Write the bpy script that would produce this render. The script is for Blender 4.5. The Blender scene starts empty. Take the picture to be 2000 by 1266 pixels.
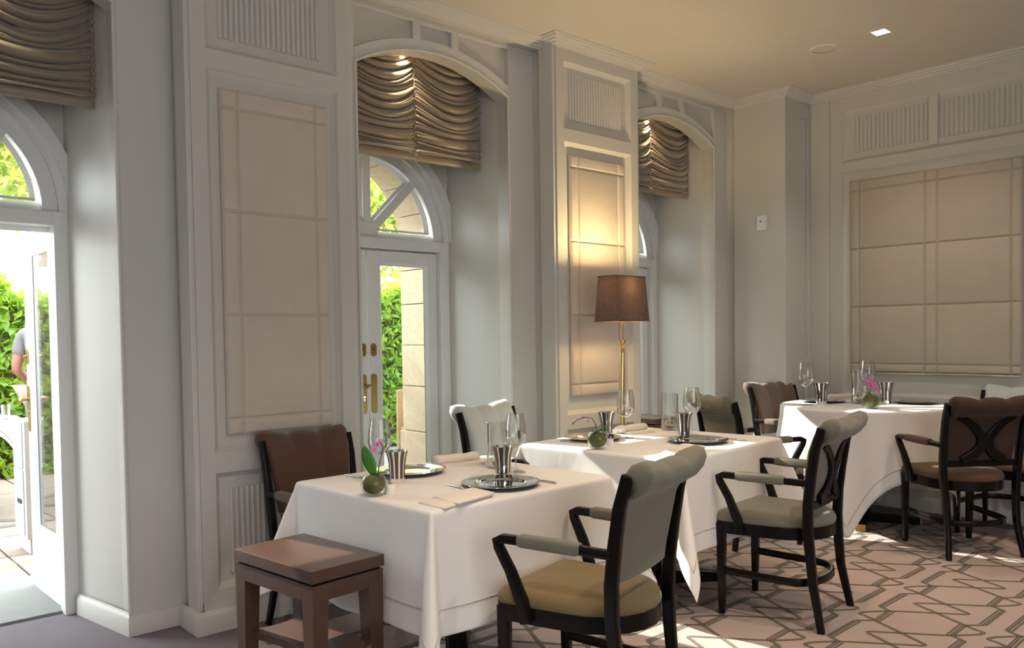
import bpy, bmesh, math, random
import numpy as np
from mathutils import Vector, Matrix
random.seed(7); rng = np.random.default_rng(7)
sc = bpy.context.scene
COL = sc.collection
pi, sin, cos, sqrt = math.pi, math.sin, math.cos, math.sqrt

# ------------------------------------------------------------------ camera
cam = bpy.data.cameras.new('camera'); camo = bpy.data.objects.new('camera', cam); COL.objects.link(camo)
cam.sensor_fit = 'HORIZONTAL'; cam.sensor_width = 36.0
F, YAW, PITCH, ROLL, CY = 1623.08, 0.83668, -0.032412, -0.014131, 707.907
cam.lens = F / 2000 * 36.0
cam.shift_y = (CY - 633.0) / 2000.0
cam.clip_start = 0.05; cam.clip_end = 300
fw = Vector((cos(YAW)*cos(PITCH), sin(YAW)*cos(PITCH), sin(PITCH)))
r0 = fw.cross(Vector((0, 0, 1))).normalized(); u0 = r0.cross(fw)
rr = cos(ROLL)*r0 + sin(ROLL)*u0; uu = -sin(ROLL)*r0 + cos(ROLL)*u0
M = Matrix((rr, uu, -fw)).transposed().to_4x4(); M.translation = Vector((0, 0, 1.33))
camo.matrix_world = M
sc.camera = camo

# ------------------------------------------------------------------ light and exposure
sc.view_settings.view_transform = 'Standard'; sc.view_settings.look = 'None'
sc.view_settings.gamma = 1.0; sc.view_settings.use_curve_mapping = False
sc.view_settings.exposure = 0.92
try:
    sc.cycles.caustics_reflective = False; sc.cycles.caustics_refractive = False
    sc.cycles.sample_clamp_indirect = 6.0
    sc.cycles.max_bounces = 10; sc.cycles.transparent_max_bounces = 16
except Exception:
    pass
w = bpy.data.worlds.new('sky'); sc.world = w; w.use_nodes = True
nt = w.node_tree; bg = nt.nodes['Background']
sky = nt.nodes.new('ShaderNodeTexSky'); sky.sky_type = 'HOSEK_WILKIE'
sky.sun_direction = Vector((-0.21, 1.0, 0.60)).normalized(); sky.turbidity = 3.5; sky.ground_albedo = 0.4
mixn = nt.nodes.new('ShaderNodeMix'); mixn.data_type = 'RGBA'
mixn.inputs[0].default_value = 0.65
nt.links.new(sky.outputs[0], mixn.inputs[6]); mixn.inputs[7].default_value = (0.92, 0.97, 1.0, 1)
nt.links.new(mixn.outputs[2], bg.inputs[0]); bg.inputs[1].default_value = 8.5

def lamp(name, kind, loc, energy, color, size=0.1, size_y=None, to=None, spot=None, blend=0.5):
    d = bpy.data.lights.new(name, kind); o = bpy.data.objects.new(name, d); COL.objects.link(o)
    o.location = loc; d.energy = energy; d.color = color
    if kind == 'AREA':
        d.size = size
        if size_y: d.shape = 'RECTANGLE'; d.size_y = size_y
    elif kind == 'SUN': d.angle = size
    else: d.shadow_soft_size = size
    if kind == 'SPOT': d.spot_size = spot; d.spot_blend = blend
    if to is not None:
        o.rotation_euler = (Vector(to) - Vector(loc)).to_track_quat('-Z', 'Y').to_euler()
    return o
lamp('sun', 'SUN', (-3, 12, 9), 8.5, (1.0, 0.93, 0.82), size=0.009, to=(-3+0.21, 12-1.0, 9-0.60))
# added soft fill from behind the camera; no windows are built there
lamp('fill_light_south', 'AREA', (0.3, -3.4, 1.6), 46, (0.96, 0.97, 1.0), size=4.5, size_y=2.4, to=(0.9, 4, 1.5))
lamp('fill_light_west', 'AREA', (-2.4, 0.6, 1.6), 5, (0.92, 0.96, 1.0), size=5.0, size_y=2.4, to=(4, 1.2, 1.4))
WARM = (1.0, 0.85, 0.68)
# portals: the three door openings, where the daylight enters
for px_ in (0.51, 2.825, 5.06):
    po = lamp('door_portal', 'AREA', (px_, 4.56, 1.25), 1.0, (1, 1, 1), size=1.2, size_y=2.6, to=(px_, 0, 1.25)); po.data.cycles.is_portal = True

# ------------------------------------------------------------------ materials
def mat(name, col, rough=0.5, metal=0.0, spec=0.5, noise=None, bump=None, sheen=0.0, coat=0.0, trans=0.0, emit=None):
    """noise=(scale, amount, second colour)   bump=(scale, strength, (sx,sy,sz))"""
    m = bpy.data.materials.new(name); m.use_nodes = True
    n = m.node_tree.nodes; l = m.node_tree.links; b = n['Principled BSDF']
    b.inputs['Base Color'].default_value = (*col, 1); b.inputs['Roughness'].default_value = rough
    b.inputs['Metallic'].default_value = metal; b.inputs['Specular IOR Level'].default_value = spec
    if sheen: b.inputs['Sheen Weight'].default_value = sheen
    if coat: b.inputs['Coat Weight'].default_value = coat
    if emit: b.inputs['Emission Color'].default_value = (*emit[0], 1); b.inputs['Emission Strength'].default_value = emit[1]
    if noise or bump:
        tc = n.new('ShaderNodeTexCoord')
    if noise:
        t = n.new('ShaderNodeTexNoise'); t.inputs['Scale'].default_value = noise[0]; t.inputs['Detail'].default_value = 5
        mp = n.new('ShaderNodeMapping'); mp.inputs['Scale'].default_value = noise[3] if len(noise) > 3 else (1, 1, 1)
        l.new(tc.outputs['Object'], mp.inputs[0]); l.new(mp.outputs[0], t.inputs[0])
        r = n.new('ShaderNodeValToRGB'); r.color_ramp.elements[0].position = 0.5 - noise[1]/2; r.color_ramp.elements[1].position = 0.5 + noise[1]/2
        r.color_ramp.elements[0].color = (*col, 1); r.color_ramp.elements[1].color = (*noise[2], 1)
        l.new(t.outputs[0], r.inputs[0]); l.new(r.outputs[0], b.inputs['Base Color'])
    if bump:
        t = n.new('ShaderNodeTexNoise'); t.inputs['Scale'].default_value = bump[0]; t.inputs['Detail'].default_value = 4
        mp = n.new('ShaderNodeMapping'); mp.inputs['Scale'].default_value = bump[2] if len(bump) > 2 else (1, 1, 1)
        l.new(tc.outputs['Object'], mp.inputs[0]); l.new(mp.outputs[0], t.inputs[0])
        bp = n.new('ShaderNodeBump'); bp.inputs['Strength'].default_value = bump[1]; bp.inputs['Distance'].default_value = 0.004
        l.new(t.outputs[0], bp.inputs['Height']); l.new(bp.outputs[0], b.inputs['Normal'])
    return m

def glass_mat(name, tint=(1, 1, 1), amount=0.06, edge=0.75, rough=0.0, power=1.6):
    """thin sheet of glass: clear when looked through square on, mirror-like at a glancing angle"""
    m = bpy.data.materials.new(name); m.use_nodes = True
    n = m.node_tree.nodes; l = m.node_tree.links; n.remove(n['Principled BSDF'])
    out = n['Material Output']; t = n.new('ShaderNodeBsdfTransparent'); g = n.new('ShaderNodeBsdfGlossy'); x = n.new('ShaderNodeMixShader')
    t.inputs[0].default_value = (*tint, 1); g.inputs['Roughness'].default_value = rough
    lw = n.new('ShaderNodeLayerWeight'); lw.inputs['Blend'].default_value = 0.35
    mr = n.new('ShaderNodeMapRange'); mr.inputs[3].default_value = amount; mr.inputs[4].default_value = edge
    l.new(lw.outputs['Facing'], mr.inputs[0])
    pw = n.new('ShaderNodeMath'); pw.operation = 'POWER'; pw.inputs[1].default_value = power
    l.new(lw.outputs['Facing'], pw.inputs[0]); l.new(pw.outputs[0], mr.inputs[0])
    l.new(mr.outputs[0], x.inputs[0]); l.new(t.outputs[0], x.inputs[1]); l.new(g.outputs[0], x.inputs[2]); l.new(x.outputs[0], out.inputs[0])
    return m

def fabric_translucent(name, col, col2, amt=0.35, scale=60, emit=None):
    m = mat(name, col, 0.85, noise=(scale, 0.5, col2), bump=(scale*4, 0.15))
    n = m.node_tree.nodes; l = m.node_tree.links; b = n['Principled BSDF']
    tr = n.new('ShaderNodeBsdfTranslucent'); tr.inputs[0].default_value = (*col2, 1)
    x = n.new('ShaderNodeMixShader'); x.inputs[0].default_value = amt
    l.new(b.outputs[0], x.inputs[1]); l.new(tr.outputs[0], x.inputs[2]); l.new(x.outputs[0], n['Material Output'].inputs[0])
    return m

PAINT = mat('wall_paint', (0.60, 0.585, 0.545), 0.45, bump=(220, 0.06))
PAINT_TRIM = mat('trim_paint', (0.63, 0.62, 0.585), 0.38)
PAINT_DOOR = mat('door_paint', (0.74, 0.75, 0.74), 0.32)
CEIL = mat('ceiling_plaster', (0.64, 0.605, 0.54), 0.8, bump=(300, 0.1))
BLIND = mat('blind_linen', (0.60, 0.53, 0.45), 0.8, noise=(8, 0.6, (0.64, 0.57, 0.49)), bump=(500, 0.35))
BLIND2 = mat('blind_linen_warm', (0.50, 0.45, 0.365), 0.8, noise=(6, 0.6, (0.54, 0.485, 0.395)), bump=(500, 0.35))
DRAPE = mat('drape_satin', (0.235, 0.185, 0.125), 0.38, spec=0.55, sheen=0.5, noise=(5, 0.7, (0.29, 0.235, 0.165)), bump=(600, 0.1))
CARPET = mat('plain_carpet', (0.185, 0.168, 0.188), 0.95, spec=0.1, noise=(3, 0.9, (0.235, 0.215, 0.235)), bump=(350, 0.8))
RUG = mat('patterned_carpet', (0.47, 0.385, 0.36), 0.95, spec=0.1, noise=(4, 0.9, (0.55, 0.46, 0.435)), bump=(400, 0.8))
RUGLINE = mat('carpet_line', (0.115, 0.10, 0.075), 0.95, spec=0.1, noise=(60, 0.8, (0.17, 0.15, 0.115)), bump=(400, 0.8))
RUGCORE = mat('carpet_line_core', (0.26, 0.25, 0.24), 0.95, spec=0.1, bump=(400, 0.8))
CLOTH = mat('white_linen', (0.80, 0.79, 0.79), 0.75, spec=0.2, sheen=0.15, noise=(2.2, 0.9, (0.84, 0.83, 0.83)), bump=(13, 0.45, (1, 1, 0.3)))
HEM = mat('hem_stitch', (0.56, 0.50, 0.46), 0.8)
NAPKIN = mat('napkin_linen', (0.82, 0.76, 0.70), 0.75, bump=(420, 0.2))
DARKWOOD = mat('ebonised_wood', (0.004, 0.0035, 0.0035), 0.27, spec=0.22, noise=(18, 0.8, (0.008, 0.0065, 0.006), (1, 1, 0.15)))
BROWNWOOD = mat('brown_stained_wood', (0.055, 0.030, 0.020), 0.28, coat=0.15, noise=(14, 0.8, (0.08, 0.043, 0.029), (1, 0.12, 1)))
SAGE = mat('sage_velvet', (0.165, 0.160, 0.122), 0.75, spec=0.2, sheen=0.3, noise=(9, 0.7, (0.20, 0.19, 0.148)), bump=(600, 0.3))
OLIVE = mat('olive_velvet', (0.20, 0.145, 0.062), 0.75, spec=0.2, sheen=0.25, noise=(7, 0.7, (0.245, 0.18, 0.082)), bump=(600, 0.3))
BROWNV = mat('brown_velvet', (0.095, 0.045, 0.030), 0.65, spec=0.25, sheen=0.3, noise=(6, 0.7, (0.12, 0.060, 0.042)), bump=(600, 0.25))
TAUPEV = mat('taupe_velvet', (0.125, 0.080, 0.062), 0.7, spec=0.2, sheen=0.3, noise=(6, 0.7, (0.155, 0.102, 0.08)), bump=(600, 0.25))
RUSTV = mat('rust_velvet', (0.10, 0.055, 0.036), 0.7, spec=0.2, sheen=0.15, noise=(7, 0.7, (0.13, 0.074, 0.049)), bump=(600, 0.3))
MINTV = mat('mint_velvet', (0.52, 0.57, 0.55), 0.7, spec=0.2, sheen=0.5, noise=(6, 0.7, (0.57, 0.62, 0.60)), bump=(600, 0.25))
SILVER = mat('polished_silver', (0.86, 0.85, 0.82), 0.07, metal=1.0)
STEEL = mat('cutlery_steel', (0.80, 0.79, 0.77), 0.16, metal=1.0)
BRASS = mat('antique_brass', (0.40, 0.26, 0.09), 0.34, metal=1.0, bump=(60, 0.25))
GILT = mat('gilded_bronze', (0.78, 0.58, 0.28), 0.22, metal=1.0, bump=(40, 0.2))
PORCELAIN = mat('porcelain', (0.85, 0.84, 0.82), 0.2)
GLASS = glass_mat('clear_glass', (0.985, 0.99, 0.985), 0.055, 1.0, 0.0, 1.15)
GLOBE = glass_mat('globe_glass', (0.97, 0.985, 0.97), 0.02, 0.45)
PANE = glass_mat('window_glass', (0.96, 0.985, 0.975), 0.05, 0.55)
PANE_SIDE = glass_mat('door_glass', (0.95, 0.98, 0.965), 0.08, 1.0)
DARKGLASS = mat('smoked_silver_stripe', (0.05, 0.035, 0.03), 0.12, spec=0.8, coat=0.5)
MOSS = mat('moss', (0.075, 0.10, 0.02), 0.9, noise=(30, 0.8, (0.13, 0.12, 0.035)), bump=(60, 1.0))
LEAF = mat('orchid_leaf', (0.035, 0.17, 0.02), 0.35, noise=(12, 0.8, (0.06, 0.25, 0.03)))
STEM = mat('orchid_stem', (0.04, 0.03, 0.015), 0.6)
PETAL = mat('orchid_petal', (0.62, 0.09, 0.40), 0.6, noise=(80, 0.6, (0.75, 0.25, 0.58)))
SHADEM = fabric_translucent('lampshade_silk', (0.095, 0.066, 0.060), (0.18, 0.11, 0.08), 0.012, 40)
SHADE_IN = mat('lampshade_lining', (0.82, 0.74, 0.60), 0.8)
BULB = mat('bulb_glow', (1, 0.9, 0.7), 0.5, emit=((1.0, 0.72, 0.38), 40))
DOWNL = mat('downlight_glow', (1, 0.9, 0.75), 0.5, emit=((1.0, 0.83, 0.58), 9))
PLASTIC = mat('white_plastic', (0.80, 0.80, 0.80), 0.4)
DARKPL = mat('dark_plastic', (0.03, 0.03, 0.035), 0.4)
STONE = mat('limestone', (0.26, 0.195, 0.12), 0.85, noise=(26, 0.5, (0.33, 0.26, 0.17)), bump=(45, 0.5))
PAVING = mat('paving_stone', (0.25, 0.205, 0.165), 0.75, noise=(5, 0.8, (0.30, 0.25, 0.205)), bump=(80, 0.3))
PAVING_D = mat('paving_band', (0.135, 0.13, 0.135), 0.75, noise=(5, 0.8, (0.165, 0.16, 0.163)), bump=(80, 0.3))
THRESH = mat('threshold_stone', (0.155, 0.16, 0.15), 0.6, noise=(7, 0.8, (0.19, 0.195, 0.185)), bump=(90, 0.3))
def leafmat(name, a, b2, c):
    m = mat(name, a, 0.5, noise=(2.4, 0.45, b2))
    n = m.node_tree.nodes; l = m.node_tree.links; b = n['Principled BSDF']
    tr = n.new('ShaderNodeBsdfTranslucent'); tr.inputs[0].default_value = (*c, 1)
    x = n.new('ShaderNodeMixShader'); x.inputs[0].default_value = 0.45
    l.new(b.outputs[0], x.inputs[1]); l.new(tr.outputs[0], x.inputs[2]); l.new(x.outputs[0], n['Material Output'].inputs[0])
    return m
HEDGE = leafmat('hedge_leaf', (0.10, 0.24, 0.035), (0.30, 0.42, 0.05), (0.42, 0.62, 0.06))
TREEL = leafmat('tree_leaf', (0.16, 0.28, 0.05), (0.45, 0.42, 0.10), (0.55, 0.62, 0.12))
BARK = mat('bark', (0.11, 0.08, 0.055), 0.9, bump=(30, 0.8))
CANVAS = fabric_translucent('parasol_canvas', (0.50, 0.46, 0.43), (0.52, 0.45, 0.41), 0.4, 20)
TEAK = mat('teak', (0.27, 0.17, 0.08), 0.55, noise=(10, 0.8, (0.33, 0.215, 0.11), (0.2, 1, 1)))
WHITEWALL = mat('white_render', (0.42, 0.41, 0.39), 0.85, bump=(40, 0.3))
IRON = mat('black_iron', (0.02, 0.022, 0.025), 0.5, metal=0.6)
CUSHION = mat('pale_cushion', (0.30, 0.29, 0.285), 0.85, bump=(200, 0.3))
SKIN = mat('skin', (0.34, 0.15, 0.11), 0.5); TSHIRT = mat('grey_cotton', (0.17, 0.17, 0.18), 0.9, bump=(200, 0.3))
TROUSER = mat('pale_trousers', (0.26, 0.24, 0.215), 0.9, bump=(200, 0.3)); HAIR = mat('brown_hair', (0.06, 0.04, 0.025), 0.6)
SHOE = mat('shoe_leather', (0.05, 0.04, 0.035), 0.4)
WHITECAB = mat('white_lacquer', (0.36, 0.375, 0.40), 0.35)
OUTCLOTH = mat('terrace_linen', (0.42, 0.41, 0.40), 0.8, bump=(400, 0.2))

# ------------------------------------------------------------------ mesh helpers
class MB:
    def __init__(s): s.bm = bmesh.new()
    def v(s, p): return s.bm.verts.new(p)
    def f(s, vs):
        try: return s.bm.faces.new(vs)
        except ValueError: return None
    def box(s, x0, x1, y0, y1, z0, z1, bev=0.0, mx=None):
        t = bmesh.new()
        bmesh.ops.create_cube(t, size=1.0)
        for q in t.verts:
            q.co = Vector(((x0+x1)/2 + q.co.x*(x1-x0), (y0+y1)/2 + q.co.y*(y1-y0), (z0+z1)/2 + q.co.z*(z1-z0)))
        if bev > 0:
            bmesh.ops.bevel(t, geom=t.edges[:], offset=bev, segments=2, profile=0.6, affect='EDGES')
        if mx is not None: t.transform(mx)
        s.join(t); return s
    def join(s, t):
        me = bpy.data.meshes.new('tmp'); t.to_mesh(me); t.free(); s.bm.from_mesh(me); bpy.data.meshes.remove(me)
    def prism(s, pts, fn, d0, d1):
        """pts 2-D outline; fn(a, b, d) -> xyz"""
        a = [s.v(fn(p[0], p[1], d0)) for p in pts]; b = [s.v(fn(p[0], p[1], d1)) for p in pts]
        n = len(pts)
        for i in range(n): s.f((a[i], a[(i+1) % n], b[(i+1) % n], b[i]))
        s.f(a[::-1]); s.f(b); return s
    def lathe(s, prof, seg=32, c=(0, 0, 0), wob=None):
        rings = []
        for (r, z) in prof:
            if r < 1e-6: rings.append([s.v((c[0], c[1], c[2]+z))])
            else: rings.append([s.v((c[0]+r*cos(2*pi*k/seg), c[1]+r*sin(2*pi*k/seg), c[2]+z)) for k in range(seg)])
        for a, b in zip(rings, rings[1:]):
            for k in range(seg):
                k2 = (k+1) % seg
                if len(a) == 1 and len(b) == 1: continue
                if len(a) == 1: s.f((a[0], b[k2], b[k]))
                elif len(b) == 1: s.f((a[k], a[k2], b[0]))
                else: s.f((a[k], a[k2], b[k2], b[k]))
        return s
    def tube(s, path, rad, seg=10, sect=None, cap=True, up=None, closed=False):
        """path of points; rad number or list; sect = list of 2-D unit offsets (x across, y along 'up')"""
        P = [Vector(p) for p in path]; n = len(P)
        R = rad if isinstance(rad, (list, tuple)) else [rad]*n
        sect = sect or [(cos(2*pi*k/seg), sin(2*pi*k/seg)) for k in range(seg)]
        m = len(sect); rings = []; prev = None
        for i in range(n):
            if closed: t = (P[(i+1) % n] - P[i-1])
            else: t = (P[min(i+1, n-1)] - P[max(i-1, 0)])
            t.normalize()
            if up is not None: nrm = Vector(up)
            elif prev is None: nrm = Vector((0, 0, 1)) if abs(t.z) < 0.9 else Vector((1, 0, 0))
            else: nrm = prev
            nrm = (nrm - t*nrm.dot(t))
            if nrm.length < 1e-5: nrm = t.orthogonal()
            nrm.normalize(); prev = nrm; bi = t.cross(nrm)
            rings.append([s.v(P[i] + bi*(q[0]*R[i]) + nrm*(q[1]*R[i])) for q in sect])
        for i in range(n if closed else n-1):
            a, b = rings[i], rings[(i+1) % n]
            for k in range(m): s.f((a[k], a[(k+1) % m], b[(k+1) % m], b[k]))
        if cap and not closed: s.f(rings[0][::-1]); s.f(rings[-1])
        return s
    def grid(s, nu, nv, fn, closeu=False):
        g = [[s.v(fn(i/(nu if closeu else nu-1), j/(nv-1))) for j in range(nv)] for i in range(nu)]
        for i in range(nu if closeu else nu-1):
            for j in range(nv-1):
                i2 = (i+1) % nu
                s.f((g[i][j], g[i2][j], g[i2][j+1], g[i][j+1]))
        return g
    def build(s, name, m, parent=None, smooth=None, at=None, mx=None):
        bmesh.ops.remove_doubles(s.bm, verts=s.bm.verts, dist=1e-6)
        bmesh.ops.recalc_face_normals(s.bm, faces=s.bm.faces)
        if mx is not None: s.bm.transform(mx)
        me = bpy.data.meshes.new(name); s.bm.to_mesh(me); s.bm.free()
        for mm in (m if isinstance(m, (list, tuple)) else [m]): me.materials.append(mm)
        if smooth is not None:
            for p in me.polygons: p.use_smooth = True
            if smooth < 3: me.set_sharp_from_angle(angle=smooth)
        o = bpy.data.objects.new(name, me); COL.objects.link(o)
        if parent is not None: o.parent = parent
        if at is not None: o.location = at
        return o
SM = 3.2; AU = 0.6
RECT = lambda a, b: [(-a, -b), (a, -b), (a, b), (-a, b)]
def rrect(a, b, r, k=3):
    pts = []
    for cx, cy, a0 in ((a-r, b-r, 0), (-a+r, b-r, pi/2), (-a+r, -b+r, pi), (a-r, -b+r, 1.5*pi)):
        for i in range(k+1):
            t = a0 + pi/2*i/k; pts.append((cx + r*cos(t), cy + r*sin(t)))
    return pts
def tag(o, label=None, cat=None, group=None, kind=None):
    if label: o['label'] = label
    if cat: o['category'] = cat
    if group: o['group'] = group
    if kind: o['kind'] = kind
    return o
def empty(name, loc=(0, 0, 0), rz=0.0):
    o = bpy.data.objects.new(name, None); COL.objects.link(o); o.location = loc; o.rotation_euler = (0, 0, rz)
    o.empty_display_size = 0.1; return o
def thing(name, label, cat, loc=(0, 0, 0), rz=0.0, group=None): return tag(empty(name, loc, rz), label, cat, group)
def struct(o): o['kind'] = 'structure'; return o
KIDS = {}
def copy_tree(o, parent=None):
    c = o.copy(); COL.objects.link(c)
    if parent is not None: c.parent = parent
    for ch in list(o.children): copy_tree(ch, c)
    return c
def place(proto, used, label, loc, rz=0.0, group=None, scale=None):
    o = proto if not used else copy_tree(proto)
    o.location = loc; o.rotation_euler = (0, 0, rz); o['label'] = label
    if group: o['group'] = group
    if scale: o.scale = scale
    return o

# ------------------------------------------------------------------ room shell
ZC = 3.185
YP, YB, YD = 3.693, 3.935, 4.44          # pier face, bay face, wall plane of the doors
PIERS = [(-0.86, -0.045), (1.443, 2.247), (3.735, 4.527)]
BAYC = [0.640, 2.967, 5.190]; BHW = 0.557
XC, XR = 5.90, 6.28                      # corner pier face, right wall

fl = MB().box(-3.0, 6.6, -4.0, 4.47, -0.12, 0.0).build('floor', CARPET); struct(fl)
ce = MB().box(-3.0, 6.6, -4.0, 4.6, ZC, ZC+0.15).build('ceiling', CEIL); struct(ce)

wall_back = struct(empty('wall_back'))
def P_(name, mb, m=PAINT, par=wall_back, smooth=None): return mb.build(name, m, par, smooth)

AR, AZ = 1.078, 1.893                     # arch radius and centre height
def arch_z(dx, R=AR): return AZ + sqrt(max(R*R - dx*dx, 0))
NA = 28
spans = [(-0.045, 1.443), (2.247, 3.735), (4.527, 5.93)]
for (x0, x1), c in zip(spans, BAYC):
    m = MB()
    L, Rr = c - BHW, c + BHW
    # face plate with arched opening: two cheeks and the spandrel over the arch, 0.045 thick
    m.box(x0, L, YB, YB+0.09, 0, ZC); m.box(Rr, x1, YB, YB+0.09, 0, ZC)
    P_('bay_face', m)
    ar = MB()
    for yy0, yy1 in ((YB, YB+0.09),):
        xs = [L + (Rr-L)*i/NA for i in range(NA+1)]
        lo0 = [ar.v((x, yy0, arch_z(x-c))) for x in xs]; hi0 = [ar.v((x, yy0, ZC)) for x in xs]
        lo1 = [ar.v((x, yy1, arch_z(x-c))) for x in xs]; hi1 = [ar.v((x, yy1, ZC)) for x in xs]
        for i in range(NA):
            ar.f((lo0[i], lo0[i+1], hi0[i+1], hi0[i])); ar.f((lo1[i+1], lo1[i], hi1[i], hi1[i+1]))
            ar.f((lo0[i+1], lo0[i], lo1[i], lo1[i+1]))
    P_('arch_plate', ar, smooth=AU)
    # raised frieze framing: leaves three sunk panels between the arch band, top rail and two short stiles
    fr = MB(); y1 = YB+0.001; y0 = YB-0.032
    xs = [L + (Rr-L)*i/NA for i in range(NA+1)]
    a = [fr.v((x, y0, arch_z(x-c))) for x in xs]; b = [fr.v((x, y0, arch_z(x-c, AR+0.063))) for x in xs]
    a1 = [fr.v((x, y1, arch_z(x-c))) for x in xs]; b1 = [fr.v((x, y1, arch_z(x-c, AR+0.075))) for x in xs]
    for i in range(NA):
        fr.f((a[i], a[i+1], b[i+1], b[i])); fr.f((b[i], b[i+1], b1[i+1], b1[i])); fr.f((a[i+1], a[i], a1[i], a1[i+1]))
    P_('arch_band', fr, PAINT_TRIM, smooth=AU)
    fr = MB()
    fr.box(x0, x1, y0, y1, 3.122, ZC, 0.008)
    fr.box(x0, L, y0, y1, 0.0, 3.122, 0.003); fr.box(Rr, x1, y0, y1, 0.0, 3.122, 0.003)
    P_('frieze_rail', fr, PAINT_TRIM)
    for s in (-1, 1):
        fr = MB(); xa, xb = sorted((c + s*0.112, c + s*0.166))
        fr.box(xa, xb, y0+0.0006, y1, arch_z(0.14, AR+0.015), 3.126, 0.002)
        P_('frieze_stile', fr, PAINT_TRIM)
    # bead along the edge of the opening
    for s in (-1, 1):
        bd = MB(); xe = c + s*BHW
        bd.tube([(xe - s*0.006, YB-0.034, 0.1), (xe - s*0.006, YB-0.034, arch_z(BHW)+0.01)], 0.009, 8); P_('edge_bead', bd, PAINT_TRIM, smooth=AU)
    bd = MB(); bd.tube([(x, YB-0.034, arch_z(x-c)) for x in xs], 0.008, 8); P_('arch_bead', bd, PAINT_TRIM, smooth=AU)
    # deep window recess: splayed side walls, soffit
    dx = 0.084
    for s in (-1, 1):
        xe = c + s*BHW; xb = xe - 0.084 if s > 0 else xe - 0.20
        rv = MB(); t = 0.06*s
        rv.prism([(xe, YB+0.08), (xb, YD), (xb+t, YD), (xe+t, YB+0.08)], lambda p, q, d: (p, q, d), 0, ZC); P_('reveal', rv)
    sf = MB().box(c-BHW-0.05, c+BHW+0.02, YB+0.08, YD+0.02, 3.08, ZC); P_('recess_soffit', sf)

def frame(m, x0, x1, z0, z1, y, d, wdt, fn=None):
    """picture-frame moulding on plane y (outward = -y), mitred bevel profile sloping inwards"""
    fn = fn or (lambda x, yy, z: (x, yy, z))
    o = [(x0, z0), (x1, z0), (x1, z1), (x0, z1)]; i_ = [(x0+wdt, z0+wdt), (x1-wdt, z0+wdt), (x1-wdt, z1-wdt), (x0+wdt, z1-wdt)]
    k_ = [(x0+wdt*.35, z0+wdt*.35), (x1-wdt*.35, z0+wdt*.35), (x1-wdt*.35, z1-wdt*.35), (x0+wdt*.35, z1-wdt*.35)]
    A = [m.v(fn(p[0], y, p[1])) for p in o]; K = [m.v(fn(p[0], y+d*0.45, p[1])) for p in k_]; B = [m.v(fn(p[0], y+d, p[1])) for p in i_]
    for k in range(4):
        j = (k+1) % 4; m.f((A[k], A[j], K[j], K[k])); m.f((K[k], K[j], B[j], B[k]))
    m.f(B)

flute_me = {}
def flutes(x0, x1, z0, z1, y, n, par, fn=None):
    """row of convex reeds standing proud of the sunk panel"""
    wd = (x1-x0)/n; key = (round(wd, 4), round(z1-z0, 4), fn is None)
    for k in range(n):
        if key not in flute_me:
            m = MB(); pr = [(wd*(-.40)+wd*.80*t, -0.015*sin(pi*t)**0.7) for t in [0, .15, .35, .5, .65, .85, 1]]
            pr = [(pr[0][0], 0.004)] + pr + [(pr[-1][0], 0.004)]
            if fn is None: m.prism(pr, lambda a, b, d: (a, b, d), 0, z1-z0)
            else: m.prism(pr, lambda a, b, d: (b, -a, d), 0, z1-z0)
            o = m.build('flute', PAINT_TRIM, par, AU); flute_me[key] = o.data
        else:
            o = bpy.data.objects.new('flute', flute_me[key]); COL.objects.link(o); o.parent = par
        xc = x0 + wd*(k+.5)
        o.location = (xc, y, z0) if fn is None else fn(xc, y, z0)

def panel_wall(name, x0, x1, zs, holes, y, th, par, m_=PAINT, fn=None):
    """face plate of thickness th in front of y, left open at the sunk panels (holes stacked vertically)"""
    fn = fn or (lambda x, yy, z: (x, yy, z))
    m = MB()
    hx0, hx1 = holes[0][0], holes[0][1]
    zz = [zs[0]] + [z for h in holes for z in (h[2], h[3])] + [zs[1]]
    def quad(a, b, c, d):
        m.f([m.v(fn(p, y, q)) for p, q in ((a, c), (b, c), (b, d), (a, d))])
    quad(x0, hx0, zs[0], zs[1]); quad(hx1, x1, zs[0], zs[1])
    for k in range(0, len(zz), 2): quad(hx0, hx1, zz[k], zz[k+1])
    for h in holes: frame(m, *h, y, th, 0.026, fn)
    return m.build(name, m_, par)

for (x0, x1) in PIERS:
    m = MB(); m.box(x0, x1, YP+0.034, YB+0.02, 0, ZC)                # core behind the face
    m.box(x0, x1, YP+0.001, YP+0.034, 0, 0.14); m.box(x0, x0+0.004, YP+0.0005, YP+0.04, 0, ZC); m.box(x1-0.004, x1, YP+0.0005, YP+0.04, 0, ZC)
    P_('pier', m)
    holes = [(x0+0.069, x1-0.068, 0.19, 0.722), (x0+0.069, x1-0.068, 0.815, 2.553), (x0+0.069, x1-0.068, 2.635, 3.056)]
    panel_wall('pier_face', x0, x1, (0, ZC), holes, YP, 0.03, wall_back)
    bs = empty('fluted_panel'); bs.parent = wall_back
    flutes(x0+0.136, x1-0.148, 2.702, 2.99, YP+0.030, 20, bs)
    flutes(x0+0.136, x1-0.148, 0.25, 0.644, YP+0.030, 20, bs)
    # stepped side returns
    for s, xe in ((-1, x0), (1, x1)):
        rt = MB(); xa, xb = sorted((xe + s*0.022, xe - s*0.01)); rt.box(xa, xb, YP+0.010, 3.825, 0, ZC, 0.004); P_('pier_return', rt, PAINT_TRIM)

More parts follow.
